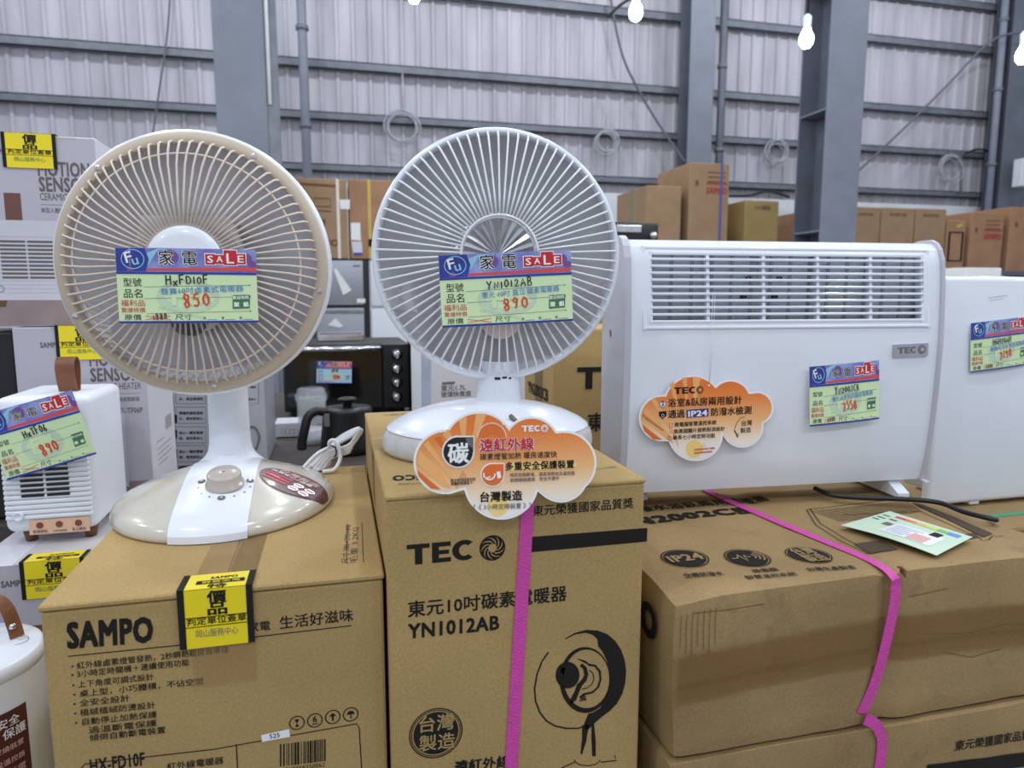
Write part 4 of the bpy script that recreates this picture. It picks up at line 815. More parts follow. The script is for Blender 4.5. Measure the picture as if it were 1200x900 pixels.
def prints1(m, disp):
    w = lambda p: disp(V((p.x, p.y, RZ1))) + NU*.0012
    TT = lambda s, x0, y0, x1, y1, b=.02, h=None, mt=INK: m.text(s, PZ(x0, y0, RZ1), PZ(x1, y1, RZ1), NU, mt, b, h, 0, w)
    TT('防潑水浴臥兩用電暖器', 735, 602, 903, 587, .02, .026); TT('YN2002CB', 722, 618, 882, 602, .05, .034)
    for cx, cy, kind in ((803, 655, 'ip'), (876, 655, 'wave'), (947, 652, 'tw')):
        c = PZ(cx, cy, RZ1); r = (PZ(cx+28, cy+4, RZ1)-c).length*.98
        m.ribbon([w(q) for q in circle(c, r, 36, (1, 0, 0), (0, 1, 0))], NU, .0014, INK, 0, None, True)
        m.grid(lambda u, v: w(c+V((r*.9*v*cos(2*pi*u), r*.9*v*sin(2*pi*u), 0))), 36, 4, INK, False)
        up_ = lambda q: w(q)+NU*.0006
        if kind == 'ip': m.text('IP24', c+V((-r*.78, -.009, 0)), c+V((r*.78, -.009, 0)), NU, K2, .04, .024, 0, up_)
        if kind == 'tw': m.text('台灣', c+V((-r*.55, .002, 0)), c+V((r*.55, .002, 0)), NU, K2, .03, .022, 0, up_); m.text('製造', c+V((-r*.55, -.019, 0)), c+V((r*.55, -.019, 0)), NU, K2, .03, .022, 0, up_)
        if kind == 'wave':
            m.ribbon([up_(c+V((r*x, r*y, 0))) for x, y in ((-.75, .0), (-.45, .0), (-.3, .35), (-.15, -.4), (0, .25), (.1, 0), (.2, 0))], NU, .0024, K2, 0)
            for rr in (.3, .48, .66): m.ribbon([up_(c+V((r*(.12+rr*cos(t)), r*rr*sin(t), 0))) for t in (-.8, -.4, 0, .4, .8)], NU, .0022, K2, 0)
    TT('全機防潑水', 803, 676, 850, 674, .015, .011); TT('微電腦', 884, 672, 913, 669.5, .015, .009); TT('智慧溫控系統', 876, 679, 935, 675, .015, .009); TT('台灣生產製造', 948, 671, 1003, 668, .015, .010)
    # line drawing of the heater on the right half
    dr = lambda pts, wd=.0012: m.ribbon([w(PZ(x, y, RZ1)) for x, y in pts], NU, wd, INK, 0)
    qd = lambda pts, mt=INK: m.grid(lambda u, v: w((PZ(*pts[0], RZ1)*(1-u)+PZ(*pts[1], RZ1)*u)*(1-v)+(PZ(*pts[3], RZ1)*(1-u)+PZ(*pts[2], RZ1)*u)*v), 14, 2, mt, False)
    dr([(945, 598), (955, 615), (985, 634), (1018, 650)]); dr([(949, 597), (960, 613), (990, 632), (1022, 648)])
    dr([(945, 598), (1062, 584)]); dr([(1062, 588), (1080, 600), (1145, 630)]); dr([(990, 604), (1078, 599)])
    for k in range(10): dr([(950+k*3.6, 600+k*1.25), (1058+k*2.2, 588+k*1.3)], .0011)
    qd([(1069, 589), (1079, 590), (1164, 626), (1152, 630)], INKK); qd([(1000, 638), (1030, 633), (1052, 644), (1020, 650)], INKK); qd([(1114, 629), (1140, 625), (1147, 630), (1120, 634)], INKK)
    dr([(1147, 630), (1150, 634), (1158, 633), (1163, 629), (1176, 629)]); dr([(1018, 649), (1024, 647), (1028, 650)])
    # flute wear lines and a scuff on the front face
    wf = lambda p: disp(V((p.x, RY0, p.z))) + NF*.0010
    for k in range(7): x = RX0+.008+k*.0062; m.ribbon([wf(V((x, RY0, z))) for z in (RZ1-.012, RZ1-.03, RZ1-.05-.006*(k % 3))], NF, .0006, INKB, 0)
    for cr in (((.02, .012), (.06, .0165), (.10, .0155)), ((.30, .075), (.36, .083), (.42, .078), (.47, .088)), ((.33, .10), (.37, .112), (.41, .108)), ((.28, .03), (.33, .026))): m.ribbon([wf(V((RX0+a_, RY0, RZ1-b_))) for a_, b_ in cr], NF, .0007, INKB, 0)
    m.text('TECO', disp(V((RX0, RY0+.16, RZ0+.11)))+NL*.003, disp(V((RX0, RY0+.03, RZ0+.11)))+NL*.003, NL, INK, .05, .05)
rbox = crumpled('strapped_carton', 'dented kraft carton marked 2002CB under the wide convector heater, upper of two', (RX0, RY0, RZ0), (RX1, RY1, RZ1), K2, .0035, 1, dent1, prints1)
# brown tape round its middle
m = MB(); rs = random.Random(1)
def tp(u, v, o=.0030):
    x = RX0+.002+(RX1-.004-RX0)*u; zz = 1.0-.034*v + .010*sin(u*3.0) - .004; p = V((x, RY0, zz))
    y = RY0 - .0012 + noise.noise_vector(p*7+V((3.1, 1.7, 1))).y*.0035 + .006*np.exp(-((x-STX)/.012)**2)
    y -= .006*sin((x-RX0)*14)*.3
    return V((x, y-o+.0005*sin(u*40), zz))
m.grid(lambda u, v: tp(u, v), 60, 2, TAPE); m.grid(lambda u, v: tp(u, .9+.55*v, .0036), 60, 2, TAPE)
m.build('tape', rbox, label='wide brown packing tape along its front')
def strap(parent, pts, nrm, wd, m_=PINK, name='packing_strap', label='magenta packing strap'):
    m = MB(); P = smooth_path(pts, 6); L = len(P)
    N_ = [V(nrm[min(int(i/6), len(nrm)-1)]).lerp(V(nrm[min(int(i/6)+1, len(nrm)-1)]), (i % 6)/6).normalized() for i in range(L)]
    vs = []
    for i in range(L):
        t = (P[min(i+1, L-1)]-P[max(i-1, 0)]).normalized(); b = t.cross(N_[i]).normalized()*wd/2
        vs += [P[i]-b, P[i]+b, P[i]+b-N_[i]*.0009, P[i]-b-N_[i]*.0009]
    fs = []
    for i in range(L-1):
        for k in range(4): fs.append((4*i+k, 4*i+(k+1) % 4, 4*i+4+(k+1) % 4, 4*i+4+k))
    m.add(vs, fs, m_, False); return m.build(name, parent, label=label)
yf = RY0-.0035
strap(rbox, [V((.530, .92, RZ1+.003)), PZ(860, 589, RZ1+.003), PZ(950, 627, RZ1+.002), PZ(1020, 656, RZ1-.001), V((STX, RY0-.001, RZ1-.003)), PY(1050, 686, yf), PY(1047, 715, yf-.001), PY(1036, 765, yf-.001), PY(1024, 805, yf), PY(1010, 836, yf+.001)], [NU, NU, NU, NU, (0, -1, 1), NF, NF, NF, NF, NF], .0125)
m = MB(); kn = PZ(1058, 669, RZ1+.004)
for k in range(4): m.tube([kn+V((-.003+.002*k, .004*k-.006, -.004)), kn+V((.001*k, .003*k-.004, .002)), kn+V((.003-.002*k, .004, .001*k))], .0011, INKB, 6)
m.build('torn_edge', rbox, label='torn flap corner beside the strap')
# lower carton
def prints2(m, disp):
    wf = lambda p: disp(V((p.x, .5845, p.z))) + NF*.0012
    m.text('東元榮獲國家品質獎', PY(1116, 878, .5845), PY(1216, 862, .5845), NF, INK, .014, None, 0, wf)
    m.grid(lambda u, v: wf(PY(1085+140*u, 905-18*u-16*(1-v)+6, .5845)), 14, 2, INK, False)
lbox = crumpled('strapped_carton', 'kraft carton with magenta strap at the bottom right, lower of two', (RX0-.004, .5845, TZ0), (RX1+.03, RY1, RZ0-.003), K2, .0028, 5, None, prints2)
yf2 = .5845-.003
strap(lbox, [PY(1014, 843, yf2+.001), PY(1024, 847, yf2), PY(1031, 857, yf2), PY(1034, 872, yf2), PY(1030, 905, yf2)], [NF, NF, NF, NF, NF], .0125)
# green energy leaflet lying on top
m = MB(); q4 = [PZ(985, 621, RZ1), PZ(1097, 657, RZ1), PZ(1139, 636, RZ1), PZ(1042, 605, RZ1)]
LG = mat('mint_leaflet', (206, 228, 204), .5, var=.02); Zt = .0062
def lf(u, v, o=0.0): p = (q4[0]*(1-u)+q4[1]*u)*(1-v)+(q4[3]*(1-u)+q4[2]*u)*v; return V((p.x, p.y, RZ1+Zt+.0025*sin(u*pi)*(1-v)+.001*v+o))
m.grid(lambda u, v: lf(u, v), 14, 6, LG, False); m.grid(lambda u, v: lf(1-u, v, -.0005), 14, 6, LG, False)
def lr(x0, y0, x1, y1, mt, o=.0004): m.grid(lambda u, v: lf(x0+(x1-x0)*u, y0+(y1-y0)*v, o), 5, 2, mt, False)
for k, cc in enumerate([(232, 60, 90), (240, 120, 70), (238, 190, 100), (214, 222, 110), (120, 196, 110), (90, 150, 220)]): lr(.17+k*.125, .82-.006*k, .17+(k+1)*.125, .89+.004*k, mat('leaflet_band_%d' % k, cc, .5))
lr(.33, .18, .86, .62, PAPERW); lr(.60, .20, .78, .45, CREAM, .0006); lr(.70, .55, .80, .72, INK, .0006)
for k in range(6): lr(.36, .24+.06*k, .56+.05*(k % 3), .25+.06*k, PENB, .0006)
for y, wd in ((.78, .09), (.66, .10), (.56, .08)): lr(.04, y, .04+wd, y+.03, GREEND, .0005)
lr(.22, .44, .31, .56, INKG, .0005); lr(.18, .68, .27, .72, INKG, .0005)
m.build('energy_leaflet', None, tuple(lf(.5, .5)), label='mint green energy leaflet lying on the dented carton', category='leaflet')

# ================================================================== second convector on the right, on its own carton
cb = carton('strapped_carton', 'brown carton with green strap under the plain white heater at right', (.86, .80, TZ0), (1.62, 1.16, 1.0), K2, bev=.005, seam=False)
m = MB(); xx = PZ(1185, 603, 1.0).x; m.box((.86, .845, 1.0), (1.62, .857, 1.0012), GREENS); m.box((.8588, .845, TZ0), (.86, .857, 1.0), GREENS); m.build('packing_strap', cb, label='green packing strap')
H2Y = .90; A2 = PY(1123, 591, H2Y).x
pan = empty('convector_heater', (A2+.2, H2Y+.05, 1.0015), 'plain white convector heater panel at the right edge of the photo', 'convector heater')
m = MB(); W2 = .47; z0 = 1.0065; z1 = 1.378
x0 = A2-.062
m.box((x0, H2Y, z0), (x0+W2, H2Y+.018, z1), WHITE, .008, 4); m.build('front_panel', pan)
m = MB(); m.box((x0+.02, H2Y+.015, z0+.02), (x0+W2-.02, H2Y+.075, z1-.02), SILV, .004); m.build('rear_body', pan)
for x in (x0+.09, x0+W2-.11):
    m = MB(); m.box((x, H2Y+.004, 1.0015), (x+.02, H2Y+.12, z0+.004), WHITE, .002); m.box((x, H2Y+.03, z0), (x+.02, H2Y+.07, z0+.03), WHITE); m.build('foot', pan)
m = MB(); m.ribbon([PY(1158, 349, H2Y), PY(1180, 346, H2Y)], NF, .001, SILV, .0006); m.ribbon([PY(1159, 352, H2Y), PY(1175, 350, H2Y)], NF, .0007, SILV, .0006); m.build('panel_marking', pan)
price_card('price card reading 2190 on the plain heater at right edge', PY(1137, 437, H2Y-.004), PY(1207, 427, H2Y-.004), PY(1135, 379, H2Y-.004), NF, 'HGH20AH', '2190', '聲寶防潑水對流電暖器', '2990', .002, seed=11, penw=.0012)

# ================================================================== left: small ceramic heater, its cartons, insulated pot
def motion_box(label, x0, y0, z0, z1, w_=.205, d=.19, sticker=True):
    x1 = x0+w_; h = z1-z0; m = MB()
    m.box((x0, y0, z0), (x1, y0+d, z1), LAVW, .002, 1)
    f = lambda u, v, o=.0004: V((x0+w_*u, y0-o, z0+h*v))
    R = lambda u0, v0, u1, v1, mt, o: m.poly([f(u0, v0, o), f(u1, v0, o), f(u1, v1, o), f(u0, v1, o)], mt)
    R(.005, .005, .995, .995, LAV, .0004)
    Tm = lambda s, u0, u1, v, b=.02, hh=None, mt=TXB: m.text(s, f(u0, v, .0008), f(u1, v, .0008), NF, mt, b, hh, 0)
    Tm('SAMPO', .20, .35, .895, .03, .013); Tm('MOTION', .56, .94, .795, .03, .033); Tm('SENSOR', .56, .94, .715, .03, .033); Tm('CERAMIC HEATER', .56, .95, .668, -.004, .017); m.ribbon([f(.56, .645, .0007), f(.95, .645, .0007)], NF, .0006, TXB, 0); Tm('美型人體感知陶瓷電暖器', .56, .93, .605, 0, .009); Tm('HX-TF06P', .74, .95, .54, .01, .014)
    R(.005, .005, .995, .17, mat('printed_floor', (150, 132, 132), .4, var=.12, scale=20), .0006)
    R(.30, .52, .42, .70, mat('printed_brown', (112, 74, 68), .4), .0007)
    R(.05, .14, .80, .56, mat('printed_heater', (204, 203, 214), .4), .0009)
    for k in range(15): m.ribbon([f(.07, .18+.021*k, .0011), f(.8, .18+.021*k, .0011)], NF, .0008, LAV, 0)
    for c in (0, 1):
        for k in range(10): R(.24+.2*c, .255+.021*k, .425+.2*c, .266+.021*k, TXB, .0013)
    Tm('SAMPO', .52, .68, .50, 0, .011); m.ribbon(circle(f(.22, .20, .0013), .005, 16, XA, ZA), NF, .001, INKG, 0, None, True)
    for u in (.16, .66): m.poly([f(u, .14, .0011), f(u+.10, .14, .0011), f(u+.08, .105, .0011), f(u+.02, .105, .0011)], LEATHD)
    s = lambda u, v, o=.0004: V((x1+o, y0+d*u, z0+h*v))
    for v, a, b in ((.35, .2, .5), (.31, .2, .8), (.28, .2, .7), (.25, .2, .8), (.22, .2, .6)): m.ribbon([s(a, v), s(b, v)], NR, .0012, TXB, 0)
    for k in range(9): m.ribbon([s(.6+.03*k, .38), s(.6+.03*k, .46)], NR, .001 if k % 2 else .002, TXB, 0)
    for k in range(3): m.ribbon(circle(s(.2+.22*k, .72), .008, 12, (0, 1, 0), ZA), NR, .0008, INKG, 0, None, True)
    m.poly([s(.45, .77), s(.75, .80), s(.7, .72), s(.5, .70)], mat('green_print', (96, 190, 110), .5))
    o = m.build('ceramic_heater_carton', None, ((x0+x1)/2, y0+d/2, z0), label=label, category='carton', group='lavender ceramic heater cartons')
    MB().box((x0+.06, y0-.0016, z1-.004), (x1-.03, y0+d, z1+.001), CLEAR).build('tape', o)
    sale_sticker(o, x0+w_*.33, x0+w_*.70, y0, z1, .03, h*.17, deep=False)
    return o
MBY = 1.36
mx = PY(14, 390, MBY).x
motion_box('lavender ceramic heater carton at the left, topmost of its stack', mx-.055, MBY, 1.2955, 1.613)
motion_box('lavender ceramic heater carton directly behind the small white heater', mx, MBY, .957, 1.294)
motion_box('lavender ceramic heater carton that the small white heater stands on', -.513, 1.085, TZ0, .972, .21, .25)
carton('appliance_carton', 'black carton edge left of the lavender cartons', (mx-.30, 1.37, .957), (mx-.004-.0, 1.55, 1.286), DARK, seam=False)
# small heater
LX0, LX1, LY0, LZ0 = PY(3, 600, 1.165).x, PY(114, 600, 1.165).x, 1.165, .991
LZ1 = 1.198; LD = .165
lh = empty('ceramic_heater', ((LX0+LX1)/2, LY0+LD/2, .9735), 'small white ceramic heater with brown leather handle at the left', 'ceramic heater')
MB().box((LX0, LY0, LZ0), (LX1, LY0+LD, LZ1), WHITEM, .013, 5).build('body', lh)
m = MB(); lw = LX1-LX0
for k in range(14): z = LZ0+.022+k*.0078; m.box((LX0+.004, LY0-.0035, z), (LX1-.006, LY0+.004, z+.0058), WHITEM, .0015, 2)
lg = m.build('front_louvre', lh)
m = MB()
for k in range(10):
    z = LZ0+.0565+k*.0078; m.box((LX0+lw*.22, LY0-.0042, z), (LX0+lw*.46, LY0-.002, z+.0036), DARK); m.box((LX0+lw*.49, LY0-.0042, z), (LX0+lw*.73, LY0-.002, z+.0036), DARK)
m.build('outlet_slot', lg)
m = MB(); m.lathe([(.0075, 0), (.0075, -.005), (.005, -.0055), (.0045, -.004), (.0005, -.004)], WHITE, (LX0+lw*.17, LY0-.002, LZ0+.028), axis='Y', n=24); m.build('sensor', lh)
m = MB(); hx = PY(79, 455, 1.22).x; hwid = .0135
lp = [(0.0, 0.0), (-.008, .02), (-.011, .042), (-.004, .054), (.008, .056), (.017, .046), (.017, .028), (.010, .0)]
arcs = smooth_path([V((0, y, z)) for y, z in lp], 5)
HY = 1.225
vs = []
for p in arcs: vs += [V((hx-hwid, HY+p.y, LZ1-.002+p.z)), V((hx+hwid, HY+p.y, LZ1-.002+p.z))]
m.add(vs, [(2*k, 2*k+1, 2*k+3, 2*k+2) for k in range(len(arcs)-1)], LEATH, True)
ins = []
for k, p in enumerate(arcs): t = arcs[min(k+1, len(arcs)-1)]-arcs[max(k-1, 0)]; nn_ = V((0, t.z, -t.y)).normalized()*.0022; ins += [V((hx-hwid, HY+p.y+nn_.y, LZ1-.002+p.z+nn_.z)), V((hx+hwid, HY+p.y+nn_.y, LZ1-.002+p.z+nn_.z))]
m.add(ins, [(2*k, 2*k+2, 2*k+3, 2*k+1) for k in range(len(arcs)-1)], LEATH, True); b0 = len(vs)
m.add(vs+ins, [(2*k, 2*k+2, b0+2*k+2, b0+2*k) for k in range(len(arcs)-1)]+[(2*k+1, b0+2*k+1, b0+2*k+3, 2*k+3) for k in range(len(arcs)-1)], LEATH, False)
m.build('leather_handle', lh, label='brown leather loop handle')
for x in (LX0+.026, LX1-.018):
    for y in (LY0+.024, LY0+LD-.024): MB().lathe([(.0005, 0), (.008, 0), (.0115, .02), (.0005, .02)], LEATHD, (x, y, .9732), n=20).build('foot', lh)
m = MB(); z0_, z1_ = LZ0-.002, LZ0+.020; xx0, xx1 = PY(34, 600, LY0).x, PY(105, 600, LY0).x
m.box((xx0, LY0-.0048, z0_), (xx1, LY0-.0036, z1_), PEACH)
for k in range(3): cx = xx0+(xx1-xx0)*(.18+.32*k); m.poly([q+NF*.0054 for q in circle((cx, LY0, z0_+.014), .005, 16, XA, ZA)], DKRED)
for k, s in enumerate(('智慧感知', '三段安全保護', '馬上暖房')): cx = xx0+(xx1-xx0)*(.18+.32*k); m.text(s, V((cx-.0095, LY0-.0052, z0_+.003)), V((cx+.0095, LY0-.0052, z0_+.003)), NF, TXB, .01)
m.build('feature_label', lh, label='peach label with three round icons')
tpY = LY0-.012
price_card('price card reading 890 taped slanting to the small ceramic heater', PY(9, 563, tpY), PY(113, 532, tpY), PY(-13, 484, tpY), (0, -1, .03), 'HxTF06', '890', '', None, .003, seed=15, penw=.0016)
# insulated pot
pcx, pcy, pr_ = -.412, .85, .075; ptop = PZ(50, 765, 1.004); pot = empty('insulated_pot', (pcx, pcy, TZ0+.001), 'white insulated pot with leather strap at the bottom left corner', 'pot')
PZT = .953
MB().lathe([(.001, 0), (pr_*.97, 0), (pr_, .006), (pr_*1.0, PZT-TZ0-.02), (pr_*.99, PZT-TZ0-.012)], WHITE, (pcx, pcy, TZ0+.001), n=56).build('body', pot)
m = MB(); m.lathe([(pr_*1.0, -.012), (pr_*1.02, -.008), (pr_*1.02, -.003), (pr_*.985, .002), (pr_*.95, .004), (pr_*.5, .008), (.001, .009)], WHITE, (pcx, pcy, PZT), n=56); lid = m.build('lid', pot)
m = MB(); m.ribbon(circle((pcx+.012, pcy-.04, PZT+.0075), .008, 20, (1, 0, 0), (0, 1, 0)), NU, .0006, INKG, 0, None, True); m.build('lid_marking', lid); m = MB(); m.ribbon(circle((pcx+.048, pcy+.012, PZT+.0065), .011, 20, (1, 0, 0), (0, 1, 0)), NU, .0008, INKG, 0, None, True); m.ribbon([(pcx+.041, pcy+.006, PZT+.0068), (pcx+.055, pcy+.018, PZT+.0062)], NU, .0008, INKG, 0); m.build('lid_marking', lid)
sb = PZ(17, 745, PZT+.008); m = MB()
pth = smooth_path([sb+V((.004, -.004, 0)), sb+V((.0, .0, .012)), sb+V((-.008, .004, .034)), sb+V((-.02, .006, .046)), sb+V((-.04, .006, .05)), sb+V((-.06, .004, .04))], 6)
vs = []
for p in pth: vs += [p+V((-.004, -.006, 0)), p+V((.006, .005, 0)), p+V((.0045, .0065, .0005)), p+V((-.0055, -.0045, .0005))]
m.add(vs, [(4*i+k, 4*i+(k+1) % 4, 4*i+4+(k+1) % 4, 4*i+4+k) for i in range(len(pth)-1) for k in range(4)] + [(0, 3, 2, 1)], LEATH, False); st = m.build('leather_strap', lid, label='brown leather carrying strap')
m = MB(Matrix.Translation(sb+V((.0, -.0025, .012))) @ Matrix.Rotation(radians(38), 4, 'Z')); m.lathe([(.004, 0), (.0035, -.002), (.001, -.003)], CHROME, axis='Y', n=14); m.build('rivet', st)
m = MB(); zt_ = PZT-.045
cyl = lambda x, z, o=.0006: V((pcx+(pr_+o)*sin(x/pr_), pcy-(pr_+o)*cos(x/pr_), z))
xr = .086
m.grid(lambda u, v: cyl(-.03+(.03+xr)*u, zt_-.14*v), 26, 4, MAROON)
wp = lambda p: cyl(p.x+.047, p.z, .0012)
m.text('多重安全', V((-.016, 0, zt_-.016)), V((.030, 0, zt_-.016)), NF, WHP, .01, None, 0, wp); m.text('保護', V((.012, 0, zt_-.029)), V((.036, 0, zt_-.029)), NF, WHP, .01, None, 0, wp)
m.add([cyl(.051+.0055*cos(t*pi/8), zt_-.025+.0055*sin(t*pi/8), .001) for t in range(16)], [tuple(range(16))], REDP); m.text('+', V((.001, 0, zt_-.0285)), V((.007, 0, zt_-.0285)), NF, WHP, .03, None, 0, lambda p: cyl(p.x+.047, p.z, .0016))
for k, s in enumerate(('防空燒裝置', '三段溫控器', '自動斷電', '全機防觸', '防溢保護')): m.text(s, V((-.004, 0, zt_-.043-.0145*k)), V((.032, 0, zt_-.043-.0145*k)), NF, CREAM, .01, None, 0, wp)
m.build('safety_label', pot, label='dark maroon safety label')

# ================================================================== middle distance on the rear table
TT_ = .957
def flatbox(name, label, a, b, m_, side_m, cat='carton', draw=None):
    m = MB(); m.box(a, b, side_m, .002, 1); m.poly([(a[0]+.002, a[1]-.0004, a[2]+.002), (b[0]-.002, a[1]-.0004, a[2]+.002), (b[0]-.002, a[1]-.0004, b[2]-.002), (a[0]+.002, a[1]-.0004, b[2]-.002)], m_)
    if draw: draw(m)
    return m.build(name, None, ((a[0]+b[0])/2, (a[1]+b[1])/2, a[2]), label=label, category=cat)
SILVC = mat('silver_carton_print', (188, 190, 200), .35, metal=.2, var=.06)
def dk(m):
    for k, (ya, yb) in enumerate(((440, 473), (477, 496), (500, 519), (522, 541))):
        for (xa, xb) in ((206, 241), (287, 303)) if k == 0 else ((206, 241),):
            P4 = [PY(x, y, 1.699) for x, y in ((xa, ya), (xb, ya), (xb, yb), (xa, yb))]; m.ribbon(P4, NF, .0012, INKG, .0004, None, True)
            s1, s2 = (('注水口加大設', '計，清洗更便利'), ('雙層防燙保溫設', '計，使用更安心'), ('貼心一鍵定電源', '鈕，使用更安心'))[min(k, 2)] if xa == 206 else ('一鍵控', '更安心')
            m.text(s1, PY(xa+4, ya+(yb-ya)*.45, 1.699), PY(xb-3, ya+(yb-ya)*.45-.3, 1.699), NF, INK, .02); m.text(s2, PY(xa+4, yb-4, 1.699), PY(xb-3, yb-4.3, 1.699), NF, INK, .02)
    for y in (490, 508, 531): m.poly([PY(x, yy, 1.6985) for x, yy in ((204.5, y-4), (207.5, y-4), (207.5, y+6), (204.5, y+6))], INK)
    m.tube(smooth_path([PY(291, 500, 1.697), PY(299, 501, 1.697), PY(304, 512, 1.697), PY(300, 527, 1.697)], 5), .0022, INKG, 6)
flatbox('kettle_carton', 'silver printed kettle carton behind the neck of the beige fan', (PY(203, 470, 1.7).x, 1.7, TT_), (PY(311, 470, 1.7).x, 1.93, 1.22), SILVC, mat('carton_side_grey', (150, 150, 158), .5), draw=dk)
a_ = PY(323, 533, 1.99); b_ = PY(352, 495, 1.99)
def dsw(m):
    for k in range(4): x = 330+k*5; m.ribbon([PY(x, 509, 1.99), PY(x+4, 509, 1.99), PY(x+4, 503, 1.99), PY(x, 503, 1.99)], NF, .001, INKG, .0006, None, True)
flatbox('small_carton', 'small white carton with handling icons beside the blender', (a_.x, 1.99, TT_), (b_.x, 2.08, b_.z), LAVW, LAVW, draw=dsw)
# blender bottle
bc = PY(366, 500, 1.90); br = .0385; bl = empty('blender_bottle', (bc.x, 1.90, TT_), 'clear blender bottle with clear lid behind the black kettle', 'blender')
bt = PY(366, 458, 1.90).z
MB().lathe([(.001, 0), (br*.92, 0), (br*.95, .02), (br*.80, .035), (br*.8, .04), (.001, .041)], WHITEM, (bc.x, 1.90, TT_), n=28).build('base', bl)
MB().lathe([(br*.82, .042), (br*.95, .05), (br, bt-TT_-.03), (br*1.02, bt-TT_-.02), (br*.96, bt-TT_-.02), (br*.93, bt-TT_-.03), (br*.88, .052), (.001, .048)], GLASS, (bc.x, 1.90, TT_), n=28).build('jar', bl)
MB().lathe([(br*1.08, bt-TT_-.024), (br*1.08, bt-TT_-.010), (br*.96, bt-TT_-.006), (br*.92, bt-TT_+.006), (br*.7, bt-TT_+.010), (.001, bt-TT_+.008)], GLASS, (bc.x, 1.90, TT_), n=28).build('lid', bl)
# black kettle
kc = PY(408, 500, 1.78); kr = .062; kt = PY(408, 479, 1.78).z
ke = empty('kettle', (kc.x, 1.78, TT_), 'matt black electric kettle behind the white cord', 'kettle')
H_ = kt-TT_
MB().lathe([(.001, 0), (kr*1.12, 0), (kr*1.13, .015), (kr*1.10, .03), (kr*.98, H_-.012), (kr*1.0, H_-.004), (kr*.98, H_)], BLACK, (kc.x, 1.78, TT_), n=40).build('body', ke)
m = MB(); m.lathe([(kr*.97, H_-.001), (kr*.94, H_+.004), (kr*.5, H_+.006), (.001, H_+.006)], BLACK, (kc.x, 1.78, TT_), n=40); ld = m.build('lid', ke)
MB().lathe([(.011, H_+.005), (.013, H_+.018), (.023, H_+.022), (.024, H_+.026), (.018, H_+.029), (.001, H_+.0295)], BLACK, (kc.x, 1.78, TT_), n=28).build('lid_knob', ld)
m = MB(); hp = [PY(381, 483, 1.75), PY(370, 482, 1.74), PY(361, 489, 1.735), PY(357, 503, 1.73), PY(354, 518, 1.73), PY(354, 527, 1.73)]
m.tube(smooth_path(hp, 6), [.011]*6*5+[.010], BLACK, 12); m.build('handle', ke)
m = MB(); m.add([PY(x, y, 1.70) for x, y in ((380, 485), (386, 486), (386, 500), (381, 499))], [(3, 2, 1, 0)], INKG)
MB().box(PY(380, 500, 1.735), PY(386, 485, 1.735)+V((0, .03, 0)), INKG).build('water_window', ke)
# toaster oven
oa = PY(333, 478, 2.3); ob = PY(479, 402, 2.3); OD = .34
ov_ = empty('toaster_oven', ((oa.x+ob.x)/2, 2.3+OD/2, TT_), 'black toaster oven with four chrome knobs behind the kettle', 'oven')
MB().box((oa.x, 2.305, TT_+.018), (ob.x, 2.3+OD, ob.z), DARK, .006, 2).build('body', ov_)
xk = PY(449, 440, 2.3).x
m = MB(); m.box((xk, 2.296, TT_+.02), (ob.x, 2.306, ob.z-.002), BLACK, .003); cp = m.build('control_panel', ov_)
for y in (415, 432, 448, 465):
    c = PY(465, y, 2.296); m = MB(); m.lathe([(.019, 0), (.019, -.003), (.0125, -.004), (.0125, -.02), (.011, -.022), (.001, -.022)], CHROME, c, axis='Y', n=28, mats=[DARK, DARK, CHROME, CHROME, CHROME]); m.box((c.x-.002, c.y-.026, c.z-.011), (c.x+.002, c.y-.02, c.z+.011), CHROME); m.build('knob', cp)
m = MB(); m.box((oa.x+.004, 2.294, TT_+.024), (xk-.003, 2.305, ob.z-.012), GLOSSB, .003); dr_ = m.build('door', ov_)
MB().tube([PY(346, 410, 2.27), PY(446, 408, 2.27)], .008, CHROME, 12).box(PY(350, 411, 2.27), PY(354, 407, 2.27)+V((0, .03, 0)), CHROME).box(PY(440, 411, 2.27), PY(444, 407, 2.27)+V((0, .03, 0)), CHROME).build('door_handle', dr_)
for x in (oa.x+.03, ob.x-.03):
    for y in (2.33, 2.3+OD-.03): MB().lathe([(.012, 0), (.014, .02)], DARK, (x, y, TT_), n=12).build('foot', ov_)
price_card('pale blue price card on the door of the black toaster oven', PY(371, 449, 2.28), PY(412, 449.5, 2.28), PY(372, 423, 2.28), NF, 'KZXF28', '2890', '', None, .001, CARDBLUE, HEADO, seed=21, penw=.0022)
# steel tray on the oven
m = MB(); ta = PY(372, 391, 2.45); tb = PY(426, 383, 2.45); tz = ob.z+.0015
m.box((ta.x, 2.42, tz), (tb.x, 2.60, tz+.004), CHROME, .001); m.box((ta.x, 2.42, tz), (tb.x, 2.425, tz+.022), CHROME, .002); m.box((ta.x, 2.595, tz), (tb.x, 2.6, tz+.022), CHROME, .002); m.box((ta.x, 2.42, tz), (ta.x+.005, 2.6, tz+.022), CHROME, .002); m.box((tb.x-.005, 2.42, tz), (tb.x, 2.6, tz+.022), CHROME, .002)
m.build('baking_tray', label='small steel baking tray lying on top of the black toaster oven', category='tray')
